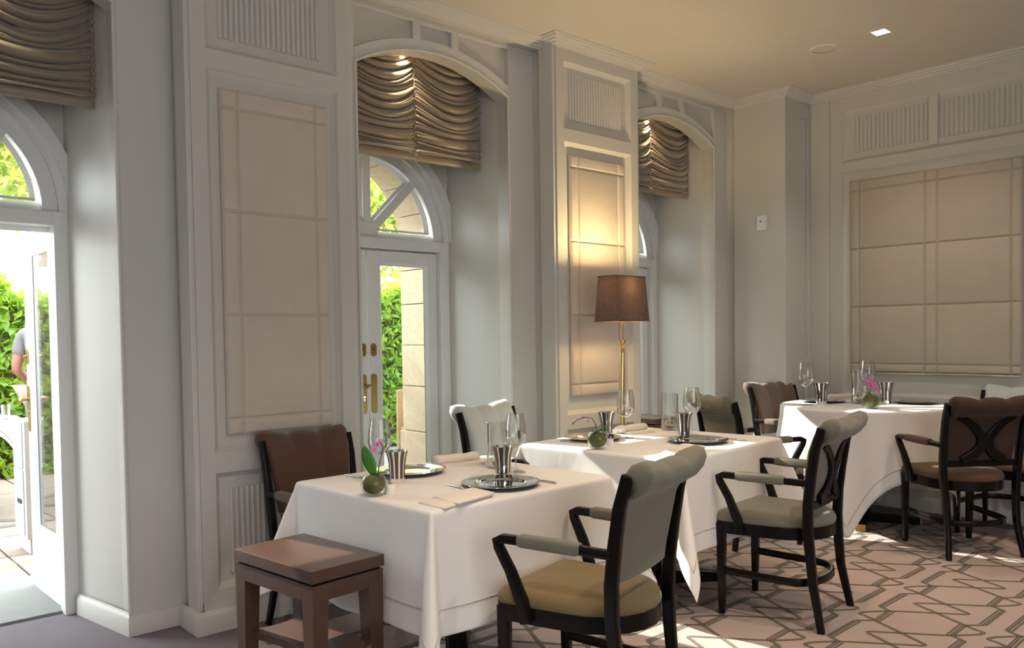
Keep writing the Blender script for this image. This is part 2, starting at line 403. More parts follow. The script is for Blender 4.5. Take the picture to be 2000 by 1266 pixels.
# wall of the doors: plane with arched hole per bay
DC = [0.510, 2.825, 5.060]; DHW = 0.545; DZ = 1.955
for c, bc in zip(DC, BAYC):
    L, Rr = bc-0.80, bc+0.62; R = 0.60; N = 30
    m = MB()
    for y in (YD, ):
        pts = [(c - R*cos(pi*i/N), DZ + R*sin(pi*i/N)) for i in range(N+1)]
        # left/right strips and over the arch
        m.f([m.v((p, y, q)) for p, q in ((L, 0), (c-R, 0), (c-R, DZ), (L, DZ))]); m.f([m.v((p, y, q)) for p, q in ((c+R, 0), (Rr, 0), (Rr, DZ), (c+R, DZ))])
        m.f([m.v((p, y, q)) for p, q in ((L, DZ), (c-R, DZ), (c-R, ZC), (L, ZC))]); m.f([m.v((p, y, q)) for p, q in ((c+R, DZ), (Rr, DZ), (Rr, ZC), (c+R, ZC))])
        for i in range(N):
            (xa, za), (xb, zb) = pts[i], pts[i+1]; m.f([m.v((p, y, q)) for p, q in ((xa, za), (xb, zb), (xb, ZC), (xa, ZC))])
    P_('door_wall', m)
wo = MB()
for a, b in ((-3.0, DC[0]-0.60), (DC[0]+0.6, DC[1]-0.6), (DC[1]+0.6, DC[2]-0.6), (DC[2]+0.6, 6.9)): wo.box(a, b, YD+0.05, YD+0.07, 0, 2.7)
wo.box(-3.0, 6.9, YD+0.05, YD+0.07, 2.58, 3.4)
P_('masonry_core', wo, STONE)

# corner pier
m = MB(); m.box(XC, XR+0.3, 3.363, 3.82, 0, ZC, 0.003); m.box(5.93, XR+0.3, 3.80, YB+0.05, 0, ZC); P_('corner_pier', m)
m = MB(); m.tube([(XC+0.33, 3.358, 0.12), (XC+0.33, 3.358, 3.01), (XC+0.06, 3.358, 3.01)], 0.006, 8); P_('corner_bead', m, PAINT_TRIM, smooth=AU)

# right wall: plane x = XR, seen from -x; fn maps (along -y, depth, z)
wall_right = struct(empty('wall_right'))
def FR(a, d, z): return (XR + d, 3.195 - a, z)
m = MB(); m.box(XR+0.034, XR+0.25, -4.0, 3.4, 0, ZC); P_('wall_core', m, par=wall_right)
m = MB(); m.box(XR-0.004, XR+0.05, 3.197, 3.37, 0, ZC, 0.002); P_('wall_strip', m, par=wall_right)
panel_wall('wall_face', 0.0, 3.4, (0, ZC), [(0.094, 3.2, 0.16, 0.72), (0.094, 3.2, 0.832, 2.555), (0.094, 3.2, 2.632, 3.036)], 0.0, 0.03, wall_right, PAINT, FR)
m = MB(); m.box(XR+0.0, XR+0.05, -4.0, -0.2, 0, ZC); P_('wall_run', m, par=wall_right)
bs = empty('fluted_panel'); bs.parent = wall_right
flutes(0.19, 0.73, 2.70, 2.965, 0.030, 17, bs, FR); flutes(0.81, 1.36, 2.70, 2.965, 0.030, 17, bs, FR)
m = MB(); m.box(XR+0.012, XR+0.034, 3.195-0.80, 3.195-0.74, 2.66, 3.01); P_('panel_stile', m, PAINT_TRIM, par=wall_right)

# unseen walls of the room behind the camera
wl = MB().box(-3.1, -3.0, -4.0, 4.5, 0, ZC).build('wall_left', PAINT); struct(wl)
wf = MB().box(-3.0, 6.6, -4.1, -4.0, 0, ZC).build('wall_front', PAINT); struct(wf)
wb0 = MB().box(-3.0, -0.86, YB, YB+0.3, 0, ZC).build('wall_back_end', PAINT, wall_back)

# cornice swept along the wall line
PROF = [(0.0, -0.066), (0.012, -0.066), (0.014, -0.056), (0.026, -0.052), (0.03, -0.042), (0.05, -0.036), (0.054, -0.026), (0.074, -0.022), (0.078, -0.010), (0.092, -0.008), (0.092, 0.0)]
def sweep(path, prof, z, zk=1.0):
    m = MB(); n = len(path); rows = []
    for i in range(n):
        p = Vector(path[i]); d0 = (p - Vector(path[i-1])).normalized() if i else None; d1 = (Vector(path[i+1]) - p).normalized() if i < n-1 else None
        n0 = Vector((d0.y, -d0.x)) if d0 else None; n1 = Vector((d1.y, -d1.x)) if d1 else None
        if n0 is None: q = n1
        elif n1 is None: q = n0
        else: q = (n0 + n1) / (1 + n0.dot(n1)) if 1 + n0.dot(n1) > 1e-4 else n0
        rows.append([m.v((p.x + q.x*a, p.y + q.y*a, z + b*zk)) for a, b in prof])
    for a, b in zip(rows, rows[1:]):
        for k in range(len(prof)-1): m.f((a[k], b[k], b[k+1], a[k+1]))
    return m
line = [(-3.0, 3.82)]
for (x0, x1) in PIERS: line += [(x0, 3.82), (x0, YP), (x1, YP), (x1, 3.82)]
line += [(XC, 3.82), (XC, 3.363), (XR-0.004, 3.363), (XR-0.004, 3.195), (XR, 3.195), (XR, -4.0)]
tr = sweep(line, PROF, ZC, 0.80).build('trim_1', PAINT_TRIM, None, 0.5); struct(tr)
sf = MB()
for (x0, x1) in spans: sf.box(x0, x1, 3.82, YB-0.002, ZC-0.034, ZC-0.001)
sf.build('soffit_strip', PAINT_TRIM, tr)
# picture rail bead just under the cornice on the corner pier and the right wall strip
# baseboards
BPROF = [(0.0, 0.102), (0.010, 0.098), (0.014, 0.088), (0.018, 0.080), (0.018, 0.0)]
bl = [(-3.0, YB-0.018)]
for (x0, x1), c, (px0, px1) in zip(spans, BAYC, [PIERS[0], PIERS[1], PIERS[2]]): pass
def bb(path, name): 
    o = sweep(path, BPROF, 0.0).build(name, PAINT_TRIM, None, 0.5); struct(o); return o
bb([(-1.2, YB-0.018), (-0.86, YB-0.018), (-0.86, YP), (-0.045, YP), (-0.045, YB-0.018), (BAYC[0]-BHW, YB-0.018), (BAYC[0]-BHW-0.19, YD-0.03)], 'baseboard_back')
for i in (0, 1):
    bb([(BAYC[i]+BHW-0.082, YD-0.03), (BAYC[i]+BHW, YB-0.018), (PIERS[i+1][0]-0.022, YB-0.018), (PIERS[i+1][0]-0.022, YP), (PIERS[i+1][1]+0.022, YP), (PIERS[i+1][1]+0.022, YB-0.018), (BAYC[i+1]-BHW, YB-0.018), (BAYC[i+1]-BHW-0.19, YD-0.03)], 'baseboard_back')
bb([(BAYC[2]+BHW-0.082, YD-0.03), (BAYC[2]+BHW, YB-0.018), (XC, YB-0.018), (XC, 3.363), (XR-0.004, 3.363)], 'baseboard_back')
bb([(XR-0.004, 3.363), (XR-0.004, 3.195), (XR, 3.195), (XR, -4.0)], 'baseboard_right')

# ------------------------------------------------------------------ doors (fanlight over a pair of glazed leaves)
def arc_ring(m, c, r0, r1, y0, y1, n=32, z=DZ):
    pts = [(cos(pi*i/n), sin(pi*i/n)) for i in range(n+1)]
    def row(r, y): return [m.v((c - r*p[0], y, z + r*p[1])) for p in pts]
    a, b, c2, d = row(r0, y0), row(r1, y0), row(r1, y1), row(r0, y1)
    for i in range(n):
        m.f((a[i], a[i+1], b[i+1], b[i])); m.f((b[i], b[i+1], c2[i+1], c2[i])); m.f((c2[i], c2[i+1], d[i+1], d[i])); m.f((d[i], d[i+1], a[i+1], a[i]))
    m.f((a[0], b[0], c2[0], d[0])); m.f((a[-1], d[-1], c2[-1], b[-1]))

def make_leaf(par, name, wdt, handle, side, pane=None):
    """leaf in local coords: x 0..wdt from the hinge side (side=+1 towards +x), y thickness, z up"""
    lf = empty(name); lf.parent = par
    fx = lambda a, b: sorted((side*a, side*b))
    st, gx0, gx1, gz0, gz1 = 0.045, 0.075, wdt-0.095, 0.335, 1.805
    m = MB()
    m.box(*fx(0.002, gx0), -0.022, 0.022, 0.012, 1.878, 0.003); m.box(*fx(gx1, wdt-0.003), -0.022, 0.022, 0.012, 1.878, 0.003)
    m.box(*fx(gx0, gx1), -0.022, 0.022, gz1, 1.878, 0.003); m.box(*fx(gx0, gx1), -0.022, 0.022, 0.012, gz0, 0.003)
    m.build('leaf_frame', PAINT_DOOR, lf)
    m = MB(); fa, fb = fx(gx0-0.001, gx1+0.001)
    for (y, d) in ((-0.0225, 0.018), (0.0225, -0.018)):
        o = [(fa, gz0), (fb, gz0), (fb, gz1), (fa, gz1)]; q = 0.020
        i_ = [(fa+q, gz0+q), (fb-q, gz0+q), (fb-q, gz1-q), (fa+q, gz1-q)]
        A = [m.v((p[0], y, p[1])) for p in o]; B = [m.v((p[0], y+d, p[1])) for p in i_]
        for k in range(4): m.f((A[k], A[(k+1) % 4], B[(k+1) % 4], B[k]))
    m.build('glazing_bead', PAINT_DOOR, lf)
    m = MB(); m.box(fa+0.002, fb-0.002, -0.003, 0.003, gz0+0.002, gz1-0.002); m.build('glass_pane', pane or PANE, lf)
    xs = side*(wdt-0.038)
    m = MB(); pl = rrect(0.020, 0.125, 0.0199, 6)
    m.prism(pl, lambda a, b, d: (xs + a, d, 0.975+b), -0.0275, -0.022); m.build('backplate', BRASS, lf)
    m = MB(); pl = rrect(0.019, 0.041, 0.0189, 6)
    m.prism(pl, lambda a, b, d: (xs + a, d, 1.252+b), -0.029, -0.022)
    m.tube([(xs, -0.028, 1.252), (xs, -0.045, 1.252)], 0.009, 10); m.build('bolt_plate', BRASS, lf, AU)
    if handle:
        m = MB(); m.tube([(xs, -0.027, 1.025), (xs, -0.060, 1.025)], 0.008, 10)
        m.tube([(xs-side*0.028, -0.055, 1.032), (xs-side*0.015, -0.062, 1.02), (xs, -0.064, 1.022), (xs+side*0.015, -0.062, 1.03), (xs+side*0.03, -0.052, 1.03)], [0.009, 0.008, 0.011, 0.008, 0.007], 10)
        m.build('handle', BRASS, lf, AU)
        m = MB(); m.tube([(xs, -0.0225, 0.955), (xs, -0.031, 0.955)], 0.009, 12); m.box(xs-0.004, xs+0.004, -0.031, -0.0225, 0.93, 0.952); m.build('lock_cylinder', STEEL, lf, AU)
    return lf

def make_door(idx, c, open_right=False):
    dr = struct(empty('door_%d' % idx))
    # frame: jambs, lintel, stepped arch mouldings
    m = MB()
    m.box(c-0.615, c-DHW, YD-0.012, YD+0.075, 0, DZ, 0.004); m.box(c+DHW, c+0.615, YD-0.012, YD+0.075, 0, DZ, 0.004)
    m.build('door_jamb', PAINT_DOOR, dr)
    m = MB(); m.box(c-0.60, c+0.60, YD-0.006, YD+0.09, 1.888, DZ, 0.004); m.build('lintel', PAINT_DOOR, dr)
    m = MB(); m.box(c-0.60, c+0.60, YD+0.083, YD+0.105, 1.862, 1.90, 0.003); m.build('door_stop', PAINT_DOOR, dr)
    m = MB(); arc_ring(m, c, 0.612, 0.668, YD-0.030, YD+0.02); m.build('arch_moulding', PAINT_DOOR, dr, AU)
    m = MB(); arc_ring(m, c, 0.572, 0.614, YD-0.014, YD+0.05); m.build('arch_moulding', PAINT_DOOR, dr, AU)
    m = MB(); arc_ring(m, c, 0.505, 0.575, YD+0.012, YD+0.085); m.build('arch_moulding', PAINT_DOOR, dr, AU)
    fan = empty('fanlight'); fan.parent = dr
    # sill wedge of the fanlight
    m = MB(); m.prism([(YD+0.0, DZ), (YD+0.09, DZ), (YD+0.09, DZ+0.045), (YD+0.05, DZ+0.045)], lambda a, b, d: (d, a, b), c-0.57, c+0.57); m.build('fan_sill', PAINT_DOOR, fan)
    for ang in (45, 90, 135):
        t = radians_(ang); dxx, dzz = cos(t), sin(t)
        m = MB(); hw = 0.028
        m.prism([(-hw, 0.0), (hw, 0.0), (hw, 0.52), (-hw, 0.52)], lambda a, b, d: (c + dxx*b - dzz*a, d, DZ+0.02 + dzz*b + dxx*a), YD+0.02, YD+0.085)
        m.build('spoke', PAINT_DOOR, fan)
    m = MB(); m.prism([(0.075*cos(pi*i/10), 0.075*sin(pi*i/10)) for i in range(11)], lambda a, b, d: (c+a, d, DZ+0.018+b), YD+0.018, YD+0.087); m.build('hub', PAINT_DOOR, fan)
    for k in range(4):
        a0, a1 = radians_(45*k), radians_(45*k+45); m = MB()
        pts = [(0.0, 0.0)] + [(0.508*cos(a0+(a1-a0)*i/8), 0.508*sin(a0+(a1-a0)*i/8)) for i in range(9)]
        m.prism(pts, lambda a, b, d: (c+a, d, DZ+0.02+b), YD+0.055, YD+0.060); m.build('fan_pane', PANE, fan)
        # bevelled glazing bead round each quarter pane
        def inset(q):
            mid = (a0+a1)/2; o = q/sin((a1-a0)/2); cx, cz = o*cos(mid), o*sin(mid)
            out = [(cx, cz)]; r = 0.505-q
            e0 = math.asin(min(1, q/r)) 
            for i in range(9):
                t = a0+e0 + (a1-a0-2*e0)*i/8; out.append((r*cos(t), r*sin(t)))
            return out
        m = MB(); o1, i1 = inset(0.026), inset(0.044)
        A = [m.v((c+p[0], YD+0.022, DZ+0.02+p[1])) for p in o1]; B = [m.v((c+p[0], YD+0.052, DZ+0.02+p[1])) for p in i1]
        for i in range(len(A)): m.f((A[i], A[(i+1) % len(A)], B[(i+1) % len(A)], B[i]))
        m.build('glazing_bead', PAINT_DOOR, fan)
    lf = make_leaf(dr, 'door_leaf', DHW, True, 1, PANE_SIDE if open_right else None); lf.location = (c-DHW, YD+0.058, 0)
    rf = make_leaf(dr, 'door_leaf', DHW, open_right, -1, PANE_SIDE if open_right else None); rf.location = (c+DHW, YD+0.058, 0)
    if open_right:
        rf.location = (c+DHW+0.034, YD+0.098, 0); rf.rotation_euler = (0, 0, radians_(-89)); lf.rotation_euler = (0, 0, radians_(88)); lf.location = (c-DHW-0.02, YD+0.10, 0)
    return dr
radians_ = math.radians
door_1 = make_door(1, DC[0], True); door_2 = make_door(2, DC[1]); door_3 = make_door(3, DC[2])

# ------------------------------------------------------------------ floor finishes: patterned carpet with its line pattern
rug = thing('carpet', 'large woven carpet with dark interlaced hexagon lines under all three tables', 'carpet')
RX0, RX1, RY0, RY1 = 1.52, 6.06, -1.2, 3.46
MB().box(RX0, RX1, RY0, RY1, 0.0, 0.006).build('carpet_field', RUG, rug)
A_ = Vector((0.5385, 0.017)); B_ = Vector((-0.068, 0.527)); P0 = Vector((4.271, 1.705))
Cc = Vector((-0.16, -0.162))
hook = [(0.174, 0.008), (0.125, 0.048), (0.100, 0.068), (0.078, 0.082), (0.056, 0.090), (0.040, 0.088), (0.031, 0.076), (0.030, 0.060), (0.0, 0.0), (-0.128, -0.247), (-0.138, -0.268), (-0.150, -0.280), (-0.165, -0.274), (-0.364, -0.009)]
zig = [(0.174, 0.008), (0.207, 0.070)]
tu = [(0.207, 0.070), (0.478, 0.076)]; up = [(0.478, 0.076), (0.538, 0.017)]
pj = [(0.0, 0.0), (0.174, 0.008)]
S_ = [(hook, 0.0095), (zig, 0.0095), (tu, 0.0095), (up, 0.0085), (pj, 0.0095)]
def off(pl, d):
    a, b = Vector(pl[0]), Vector(pl[1]); n = (b-a).normalized(); n = Vector((-n.y, n.x))*d
    return [tuple(Vector(p)+n) for p in pl]
S_ += [(off(tu, -0.020), 0.0055), (off(pj, -0.020), 0.0055)]
S_ += [([tuple(2*Cc - Vector(p)) for p in pl], wd) for pl, wd in S_]
lines = MB(); cores = MB()
for i in range(-12, 10):
    for j in range(-8, 8):
        o = P0 + i*A_ + j*B_
        for pl, wd in S_:
            pts = [o + Vector(p) for p in pl]
            if not all(RX0+0.03 < p.x < RX1-0.03 and RY0 < p.y < RY1-0.03 for p in pts): continue
            for tgt, hw, z in ((lines, wd, 0.0068), (cores, wd*0.30, 0.0071)):
                L1, L2 = [], []
                for k, p in enumerate(pts):
                    d = (pts[min(k+1, len(pts)-1)] - pts[max(k-1, 0)]).normalized(); n = Vector((-d.y, d.x))*hw
                    L1.append(tgt.v((p.x+n.x, p.y+n.y, z))); L2.append(tgt.v((p.x-n.x, p.y-n.y, z)))
                for k in range(len(pts)-1): tgt.f((L1[k], L2[k], L2[k+1], L1[k+1]))
tag(lines.build('woven_line', RUGLINE, rug), kind='stuff')
tag(cores.build('woven_line_core', RUGCORE, rug), kind='stuff')
th = struct(MB().box(-0.3, 1.2, YD+0.045, 5.30, -0.05, 0.012, 0.004).build('trim_2', THRESH))
for c in DC[1:]: struct(MB().box(c-0.6, c+0.6, YD+0.045, 5.0, -0.05, 0.012, 0.004).build('trim_2', THRESH))

# ------------------------------------------------------------------ panelled roman blinds
def make_blind(name, label, cols, rows, x, y, m_, fn, group=None):
    b = thing(name, label, 'blind'); g = 0.0032
    if group: b['group'] = group
    wd, z0, z1 = cols[-1], rows[0], rows[-1]
    bk = MB(); P = [fn(0, 0.004, z0), fn(wd, 0.016, z1)]
    bk.box(*sorted((P[0][0], P[1][0])), *sorted((P[0][1], P[1][1])), z0, z1); bk.build('backing', m_, b)
    for c0, c1 in zip(cols, cols[1:]):
        for r0, r1 in zip(rows, rows[1:]):
            m = MB()
            def f(u, v):
                def ax(t, L): return (0, .004, .012, L/2, L-.012, L-.004, L)[round(t*6)]
                W_, H_ = c1-c0-2*g, r1-r0-2*g; a, b_ = ax(u, W_), ax(v, H_); e = min(a, W_-a, b_, H_-b_)
                dd = 0.004 if e < .001 else (-0.004 if e < .006 else -0.0065)
                return fn(c0+g+a, dd, r0+g+b_)
            m.grid(7, 7, f); m.build('fabric_panel', m_, b, SM)
    return b
ROWS = [0.888, 0.962, 1.445, 1.919, 2.389, 2.475]
def FP(x0): return lambda a, d, z: (x0+a, YP+0.010+d, z)
make_blind('roman_blind', 'pale stitched linen blind on the tall pier beside the open door', [0, 0.078, 0.474, 0.542], ROWS, 0, 0, BLIND, FP(1.578))
b2 = make_blind('roman_blind', 'pale stitched linen blind behind the floor lamp', [0, 0.075, 0.46, 0.532], [z+0.02 if z < 1 else z for z in [0.908, 0.985, 1.455, 1.93, 2.40, 2.482]], 0, 0, BLIND, FP(3.862))
make_blind('roman_blind', 'wide beige stitched linen blind behind the round table', [0, 0.068, 0.555, 0.64, 1.12, 1.185], [1.012, 1.075, 1.51, 1.955, 2.402, 2.482], 0, 0, BLIND2, lambda a, d, z: (XR+0.010+d, 3.036-a, z))
rl = MB().tube([(XR+0.006, 3.03, 1.006), (XR+0.006, 1.855, 1.006)], 0.008, 8).build('bottom_bar', STEEL, bpy.data.objects['roman_blind.002'], AU)

# ------------------------------------------------------------------ gathered satin shades in the arches
def make_drape(label, c, hw, y, ztop, zbot, seed):
    d = thing('gathered_shade', label, 'shade', group=None)
    r = random.Random(seed); H = ztop-zbot-0.05
    NU, NV = 96, 190
    # irregular pleat spacing down the shade
    K = 15; cuts = [0]
    for k in range(K): cuts.append(cuts[-1] + 0.55 + r.random()*0.9 + (1.0 if r.random() < 0.18 else 0))
    cuts = [q/cuts[-1] for q in cuts]; amp = [0.7+0.6*r.random() for _ in range(K)]; sagk = [0.8+0.5*r.random() for _ in range(K+1)]
    def fold(v):
        for k in range(K):
            if v <= cuts[k+1]: return k, (v-cuts[k])/(cuts[k+1]-cuts[k])
        return K-1, 1.0
    def f(u, v):
        s = (u*2) % 1.0 if u < 1 else 1.0           # position between two gather lines
        k, t = fold(v)
        b = 4*s*(1-s); sk = sagk[k]*(1-t)+sagk[k+1]*t
        open_ = b**0.6
        sag = 0.105*sk*b*(1 - 0.65*v**3) * (0.55+0.45*sin(pi*min(1, v*1.15+0.08)))
        z = ztop - H*v - sag
        z = max(z, zbot + 0.045)
        # overlapping pleat: swells out then tucks back under
        sh = (sin(pi*t)**0.8)*0.6 + t*0.45
        dep = (0.012 + 0.056*open_*amp[k])*sh + 0.05*b*(0.4+v)*0.5
        fine = 0.010*(1-open_)*sin(v*K*2*pi*2.1 + 3*s + seed)
        x = c - hw + 2*hw*u + (0.012*(1-open_)*sin(v*95+seed) if s in (0, 1) or u in (0, 1) else 0)
        return (x, y - dep + fine, z + fine*0.5)
    m = MB(); m.grid(NU+1, NV, f); o = m.build('satin_swag', DRAPE, d, SM)
    so = o.modifiers.new('thickness', 'SOLIDIFY'); so.thickness = 0.003
    m = MB()
    def g(u, v):
        return (c - hw*1.005 + 2*hw*1.005*u, y - 0.016 - 0.012*sin(pi*v) - 0.008*(4*((u*2) % 1)*(1-(u*2) % 1)), zbot + 0.058*v)
    m.grid(41, 7, g); o = m.build('hem_band', DRAPE, d, SM); so = o.modifiers.new('thickness', 'SOLIDIFY'); so.thickness = 0.006
    for gx in (0, 0.5, 1):
        m = MB(); xx = c-hw+2*hw*gx
        m.tube([(xx + 0.006*sin(i*2.1+seed), y-0.012-0.01*abs(sin(i*1.9+gx)), ztop - (ztop-zbot-0.05)*i/46) for i in range(47)], [0.004+0.006*abs(sin(i*1.9+gx)) for i in range(47)], 8)
        m.build('gather_tape', DRAPE, d, SM)
    m = MB().box(c-hw, c+hw, y-0.005, y+0.025, ztop-0.02, ztop+0.03, 0.004); m.build('head_rail', PAINT_TRIM, d)
    return d
make_drape('bronze satin gathered shade over the open door', 0.652, 0.512, 4.145, 3.05, 2.392, 3)
make_drape('bronze satin gathered shade between the two tall piers', 2.958, 0.512, 4.145, 3.06, 2.388, 11)
make_drape('bronze satin gathered shade in the arch behind the floor lamp', 5.205, 0.488, 4.145, 3.06, 2.428, 5)
for c in (0.62, 2.86, 5.13):   # small spot fittings in the soffit of each recess, washing the satin
    sp = thing('recess_spotlight', {0.62: 'small brass soffit spotlight above the shade over the open door', 2.86: 'small brass soffit spotlight above the shade between the tall piers', 5.13: 'small brass soffit spotlight above the shade behind the floor lamp'}[c], 'spotlight', (c, 4.055, 3.08))
    m = MB(); m.lathe([(0.0, -0.03), (0.018, -0.03), (0.022, -0.02), (0.022, 0.0), (0.0, 0.0)], 16); m.build('fitting', BRASS, sp, AU)
    m = MB(); m.lathe([(0.0, -0.034), (0.012, -0.033), (0.014, -0.030)], 12); m.build('bulb', BULB, sp, AU)
    lamp('recess_spot_light', 'SPOT', (c, 4.05, 3.03), 10.0, (1.0, 0.78, 0.46), size=0.01, to=(c+0.04, 4.12, 2.70), spot=radians_(70), blend=0.9)

# ------------------------------------------------------------------ ceiling fittings and thermostat
def downlight(x, y, label, e, par=None):
    t = thing('downlight', label, 'downlight', (x, y, ZC))
    m = MB()
    for a in ((-.052, -.042, -.052, .052), (.042, .052, -.052, .052), (-.042, .042, -.052, -.042), (-.042, .042, .042, .052)): m.box(*a, -0.004, 0.002)
    m.build('bezel', PLASTIC, t)
    m = MB(); m.box(-.042, .042, -.042, .042, -0.0015, 0.002); m.build('lens', DOWNL, t)
    lamp('ceiling_spot', 'SPOT', (x, y, ZC-0.02), e, WARM, size=0.04, to=(x, y, 0), spot=radians_(125), blend=0.7)
downlight(5.228, 2.328, 'small square glowing downlight in the ceiling', 22)
for x, y, e_ in ((2.9, 0.8, 46), (5.2, 0.0, 26), (0.6, 1.2, 40)):  # unseen spots without fittings, added to light the room
    lamp('ceiling_spot', 'SPOT', (x, y, ZC-0.02), e_, WARM, size=0.05, to=(x, y, 0), spot=radians_(125), blend=0.7)
for x, y in ((1.95, 1.75), (3.35, 1.65), (5.0, 1.0)):      # added warm spots above the frame, no fittings, to tint the table fronts
    lamp('table_warm_fill', 'SPOT', (x, y, ZC-0.02), 42, (1.0, 0.66, 0.36), size=0.04, to=(x+0.08, y+0.35, 0.7), spot=radians_(62), blend=0.9)
sp = thing('ceiling_speaker', 'flat round white speaker grille in the ceiling', 'speaker', (5.235, 2.705, ZC))
MB().lathe([(0.0, -0.006), (0.072, -0.006), (0.076, -0.003)], 32).build('grille', CEIL, sp, AU)
MB().lathe([(0.076, -0.007), (0.086, -0.004), (0.086, 0.002), (0.076, 0.002)], 32).build('rim', PLASTIC, sp, AU)
tm = thing('thermostat', 'small white wall thermostat on the corner pier', 'thermostat', (XC, 3.56, 2.188))
MB().box(-0.022, 0.0, -0.038, 0.040, -0.058, 0.058, 0.006).build('case', PLASTIC, tm, AU)
MB().tube([(-0.022, 0.005, 0.012), (-0.026, 0.005, 0.012)], 0.006, 12).build('sensor', DARKPL, tm, AU)

# ------------------------------------------------------------------ chairs
ZT = 0.925
def ycv(z):
    pts = [(0.0, -0.255), (0.20, -0.215), (0.42, -0.195), (0.60, -0.200), (0.80, -0.232), (0.94, -0.272)]
    for (a, b), (c, d) in zip(pts, pts[1:]):
        if z <= c: t = (z-a)/(c-a); return b + (d-b)*t
    return pts[-1][1]
def outline(k=1.0, n=10):
    p = []
    for i in range(n+1):                                # rear arc
        t = pi + pi*i/n; p.append((0.222*k*cos(t)*(1.0), -0.03 + 0.215*k*sin(t)))
    for (x, y) in ((0.232, 0.10), (0.236, 0.18)): p.append((x*k, y*k))
    for i in range(4): t = pi/2*i/3; p.append(((0.196+0.04*cos(t))*k, (0.20+0.04*sin(t))*k))
    for i in range(4): t = pi/2 + pi/2*i/3; p.append(((-0.196+0.04*cos(t))*k, (0.20+0.04*sin(t))*k))
    for (x, y) in ((-0.236, 0.18), (-0.232, 0.10)): p.append((x*k, y*k))
    return p
def make_chair(name, label, seat_m, back_m, splat):
    t = thing(name, label, 'chair')
    for s in (-1, 1):
        m = MB(); m.tube([(s*0.212, 0.208, 0.0), (s*0.216, 0.208, 0.20), (s*0.217, 0.207, 0.43)], [0.0135, 0.018, 0.021], sect=rrect(1, 1, 0.3, 2), up=(0, 1, 0)); m.build('front_leg', DARKWOOD, t, AU)
        zs = [0, 0.1, 0.2, 0.32, 0.44, 0.56, 0.68, 0.80, 0.90]
        xo = lambda z: s*(0.232 - 0.018*sin(pi*min(z, .5)/.5) + 0.012*max(0, z-.5)/.4)
        m = MB(); m.tube([(xo(z), ycv(z), z) for z in zs], [0.0135, 0.015, 0.0165, 0.018, 0.019, 0.0185, 0.018, 0.017, 0.015], sect=rrect(0.85, 1.15, 0.3, 2), up=(0, 1, 0)); m.build('rear_leg', DARKWOOD, t, AU)
        a = empty('arm'); a.parent = t
        m = MB(); m.tube([(s*0.238, 0.105, 0.395), (s*0.246, 0.118, 0.46), (s*0.256, 0.155, 0.56), (s*0.264, 0.195, 0.635), (s*0.266, 0.200, 0.655), (s*0.263, 0.180, 0.664), (s*0.256, 0.02, 0.662), (s*0.240, -0.205, 0.655)],
                         [0.020, 0.019, 0.016, 0.015, 0.0155, 0.015, 0.0145, 0.0145], sect=rrect(1, 1, 0.35, 2), up=(0, 0, 1) if False else None)
        m.build('arm_rail', DARKWOOD, a, AU)
        m = MB(); m.tube([(s*0.262, 0.118, 0.6645), (s*0.261, 0.105, 0.6645), (s*0.2555, 0.0, 0.663), (s*0.250, -0.088, 0.661), (s*0.249, -0.10, 0.661)], [0.019, 0.0225, 0.0235, 0.0225, 0.019], sect=rrect(1, 0.9, 0.5, 3), up=(0, 0, 1)); m.build('arm_pad', seat_m if splat != 'plainolive' else SAGE, a, AU)
    # seat frame ring and dished cushion
    m = MB(); m.prism(outline(1.0), lambda a, b, d: (a, b, d), 0.385, 0.440); m.build('seat_frame', DARKWOOD, t, 0.4)
    m = MB(); lay = [(0.99, 0.438), (1.005, 0.452), (0.995, 0.468), (0.955, 0.482), (0.86, 0.492), (0.6, 0.499), (0.3, 0.502)]
    rings = [[m.v((x, y, z)) for x, y in outline(k)] for k, z in lay]; n = len(rings[0])
    for a, b in zip(rings, rings[1:]):
        for k in range(n): m.f((a[k], a[(k+1) % n], b[(k+1) % n], b[k]))
    m.f(rings[-1]); m.f(rings[0][::-1]); m.build('seat', seat_m, t, SM)
    # bentwood stretcher hoop
    pth = [(-0.212, 0.195, 0.205), (-0.212, 0.05, 0.200), (-0.208, -0.08, 0.198)]
    pth += [(0.208*cos(pi+pi*i/10), -0.10+0.125*sin(pi+pi*i/10), 0.196) for i in range(1, 10)]
    pth += [(0.208, -0.08, 0.198), (0.212, 0.05, 0.200), (0.212, 0.195, 0.205)]
    m = MB(); m.tube(pth, 0.010, sect=rrect(0.9, 1.7, 0.4, 2), up=(0, 0, 1)); m.build('stretcher', DARKWOOD, t, AU)
    # upholstered back with three channels in front and a rolled, scalloped top
    wz = lambda z: 0.196 + 0.036*((z-0.55)/0.36)
    prof = [(0.020, 0.555), (0.028, 0.60), (0.030, 0.70), (0.028, 0.79), (0.024, 0.85), (0.018, 0.885), (0.0, 0.912), (-0.028, 0.925), (-0.058, 0.918), (-0.078, 0.895), (-0.082, 0.868), (-0.070, 0.842), (-0.045, 0.826), (-0.024, 0.818), (-0.020, 0.79), (-0.018, 0.70), (-0.016, 0.60), (-0.010, 0.553)]
    NX = 37
    m = MB()
    def bp(u, j):
        px = 2*u-1; dy, z = prof[j]; fr = (u*3) % 1 if u < 1 else 1.0; lobe = (4*fr*(1-fr))**0.55
        frontness = 1.0 if j <= 5 else (0.4 if j <= 9 else 0.0)
        topness = max(0, min(1, (z-0.83)/0.08))
        roll = 1.0 if 6 <= j <= 12 else 0.0
        zz = z + topness*(0.019*(lobe-0.55)) + topness*0.022*abs(px)**3
        w_ = wz(min(z, 0.92)) + (0.010*topness) + 0.012*roll
        y = ycv(min(z, .94)) + dy + 0.014*(lobe-0.6)*frontness + 0.018*(px*px)*0.8 - 0.02*topness*abs(px)**3
        e = max(0.0, (abs(px)-0.90)/0.10); q = sqrt(1-0.8*e*e)
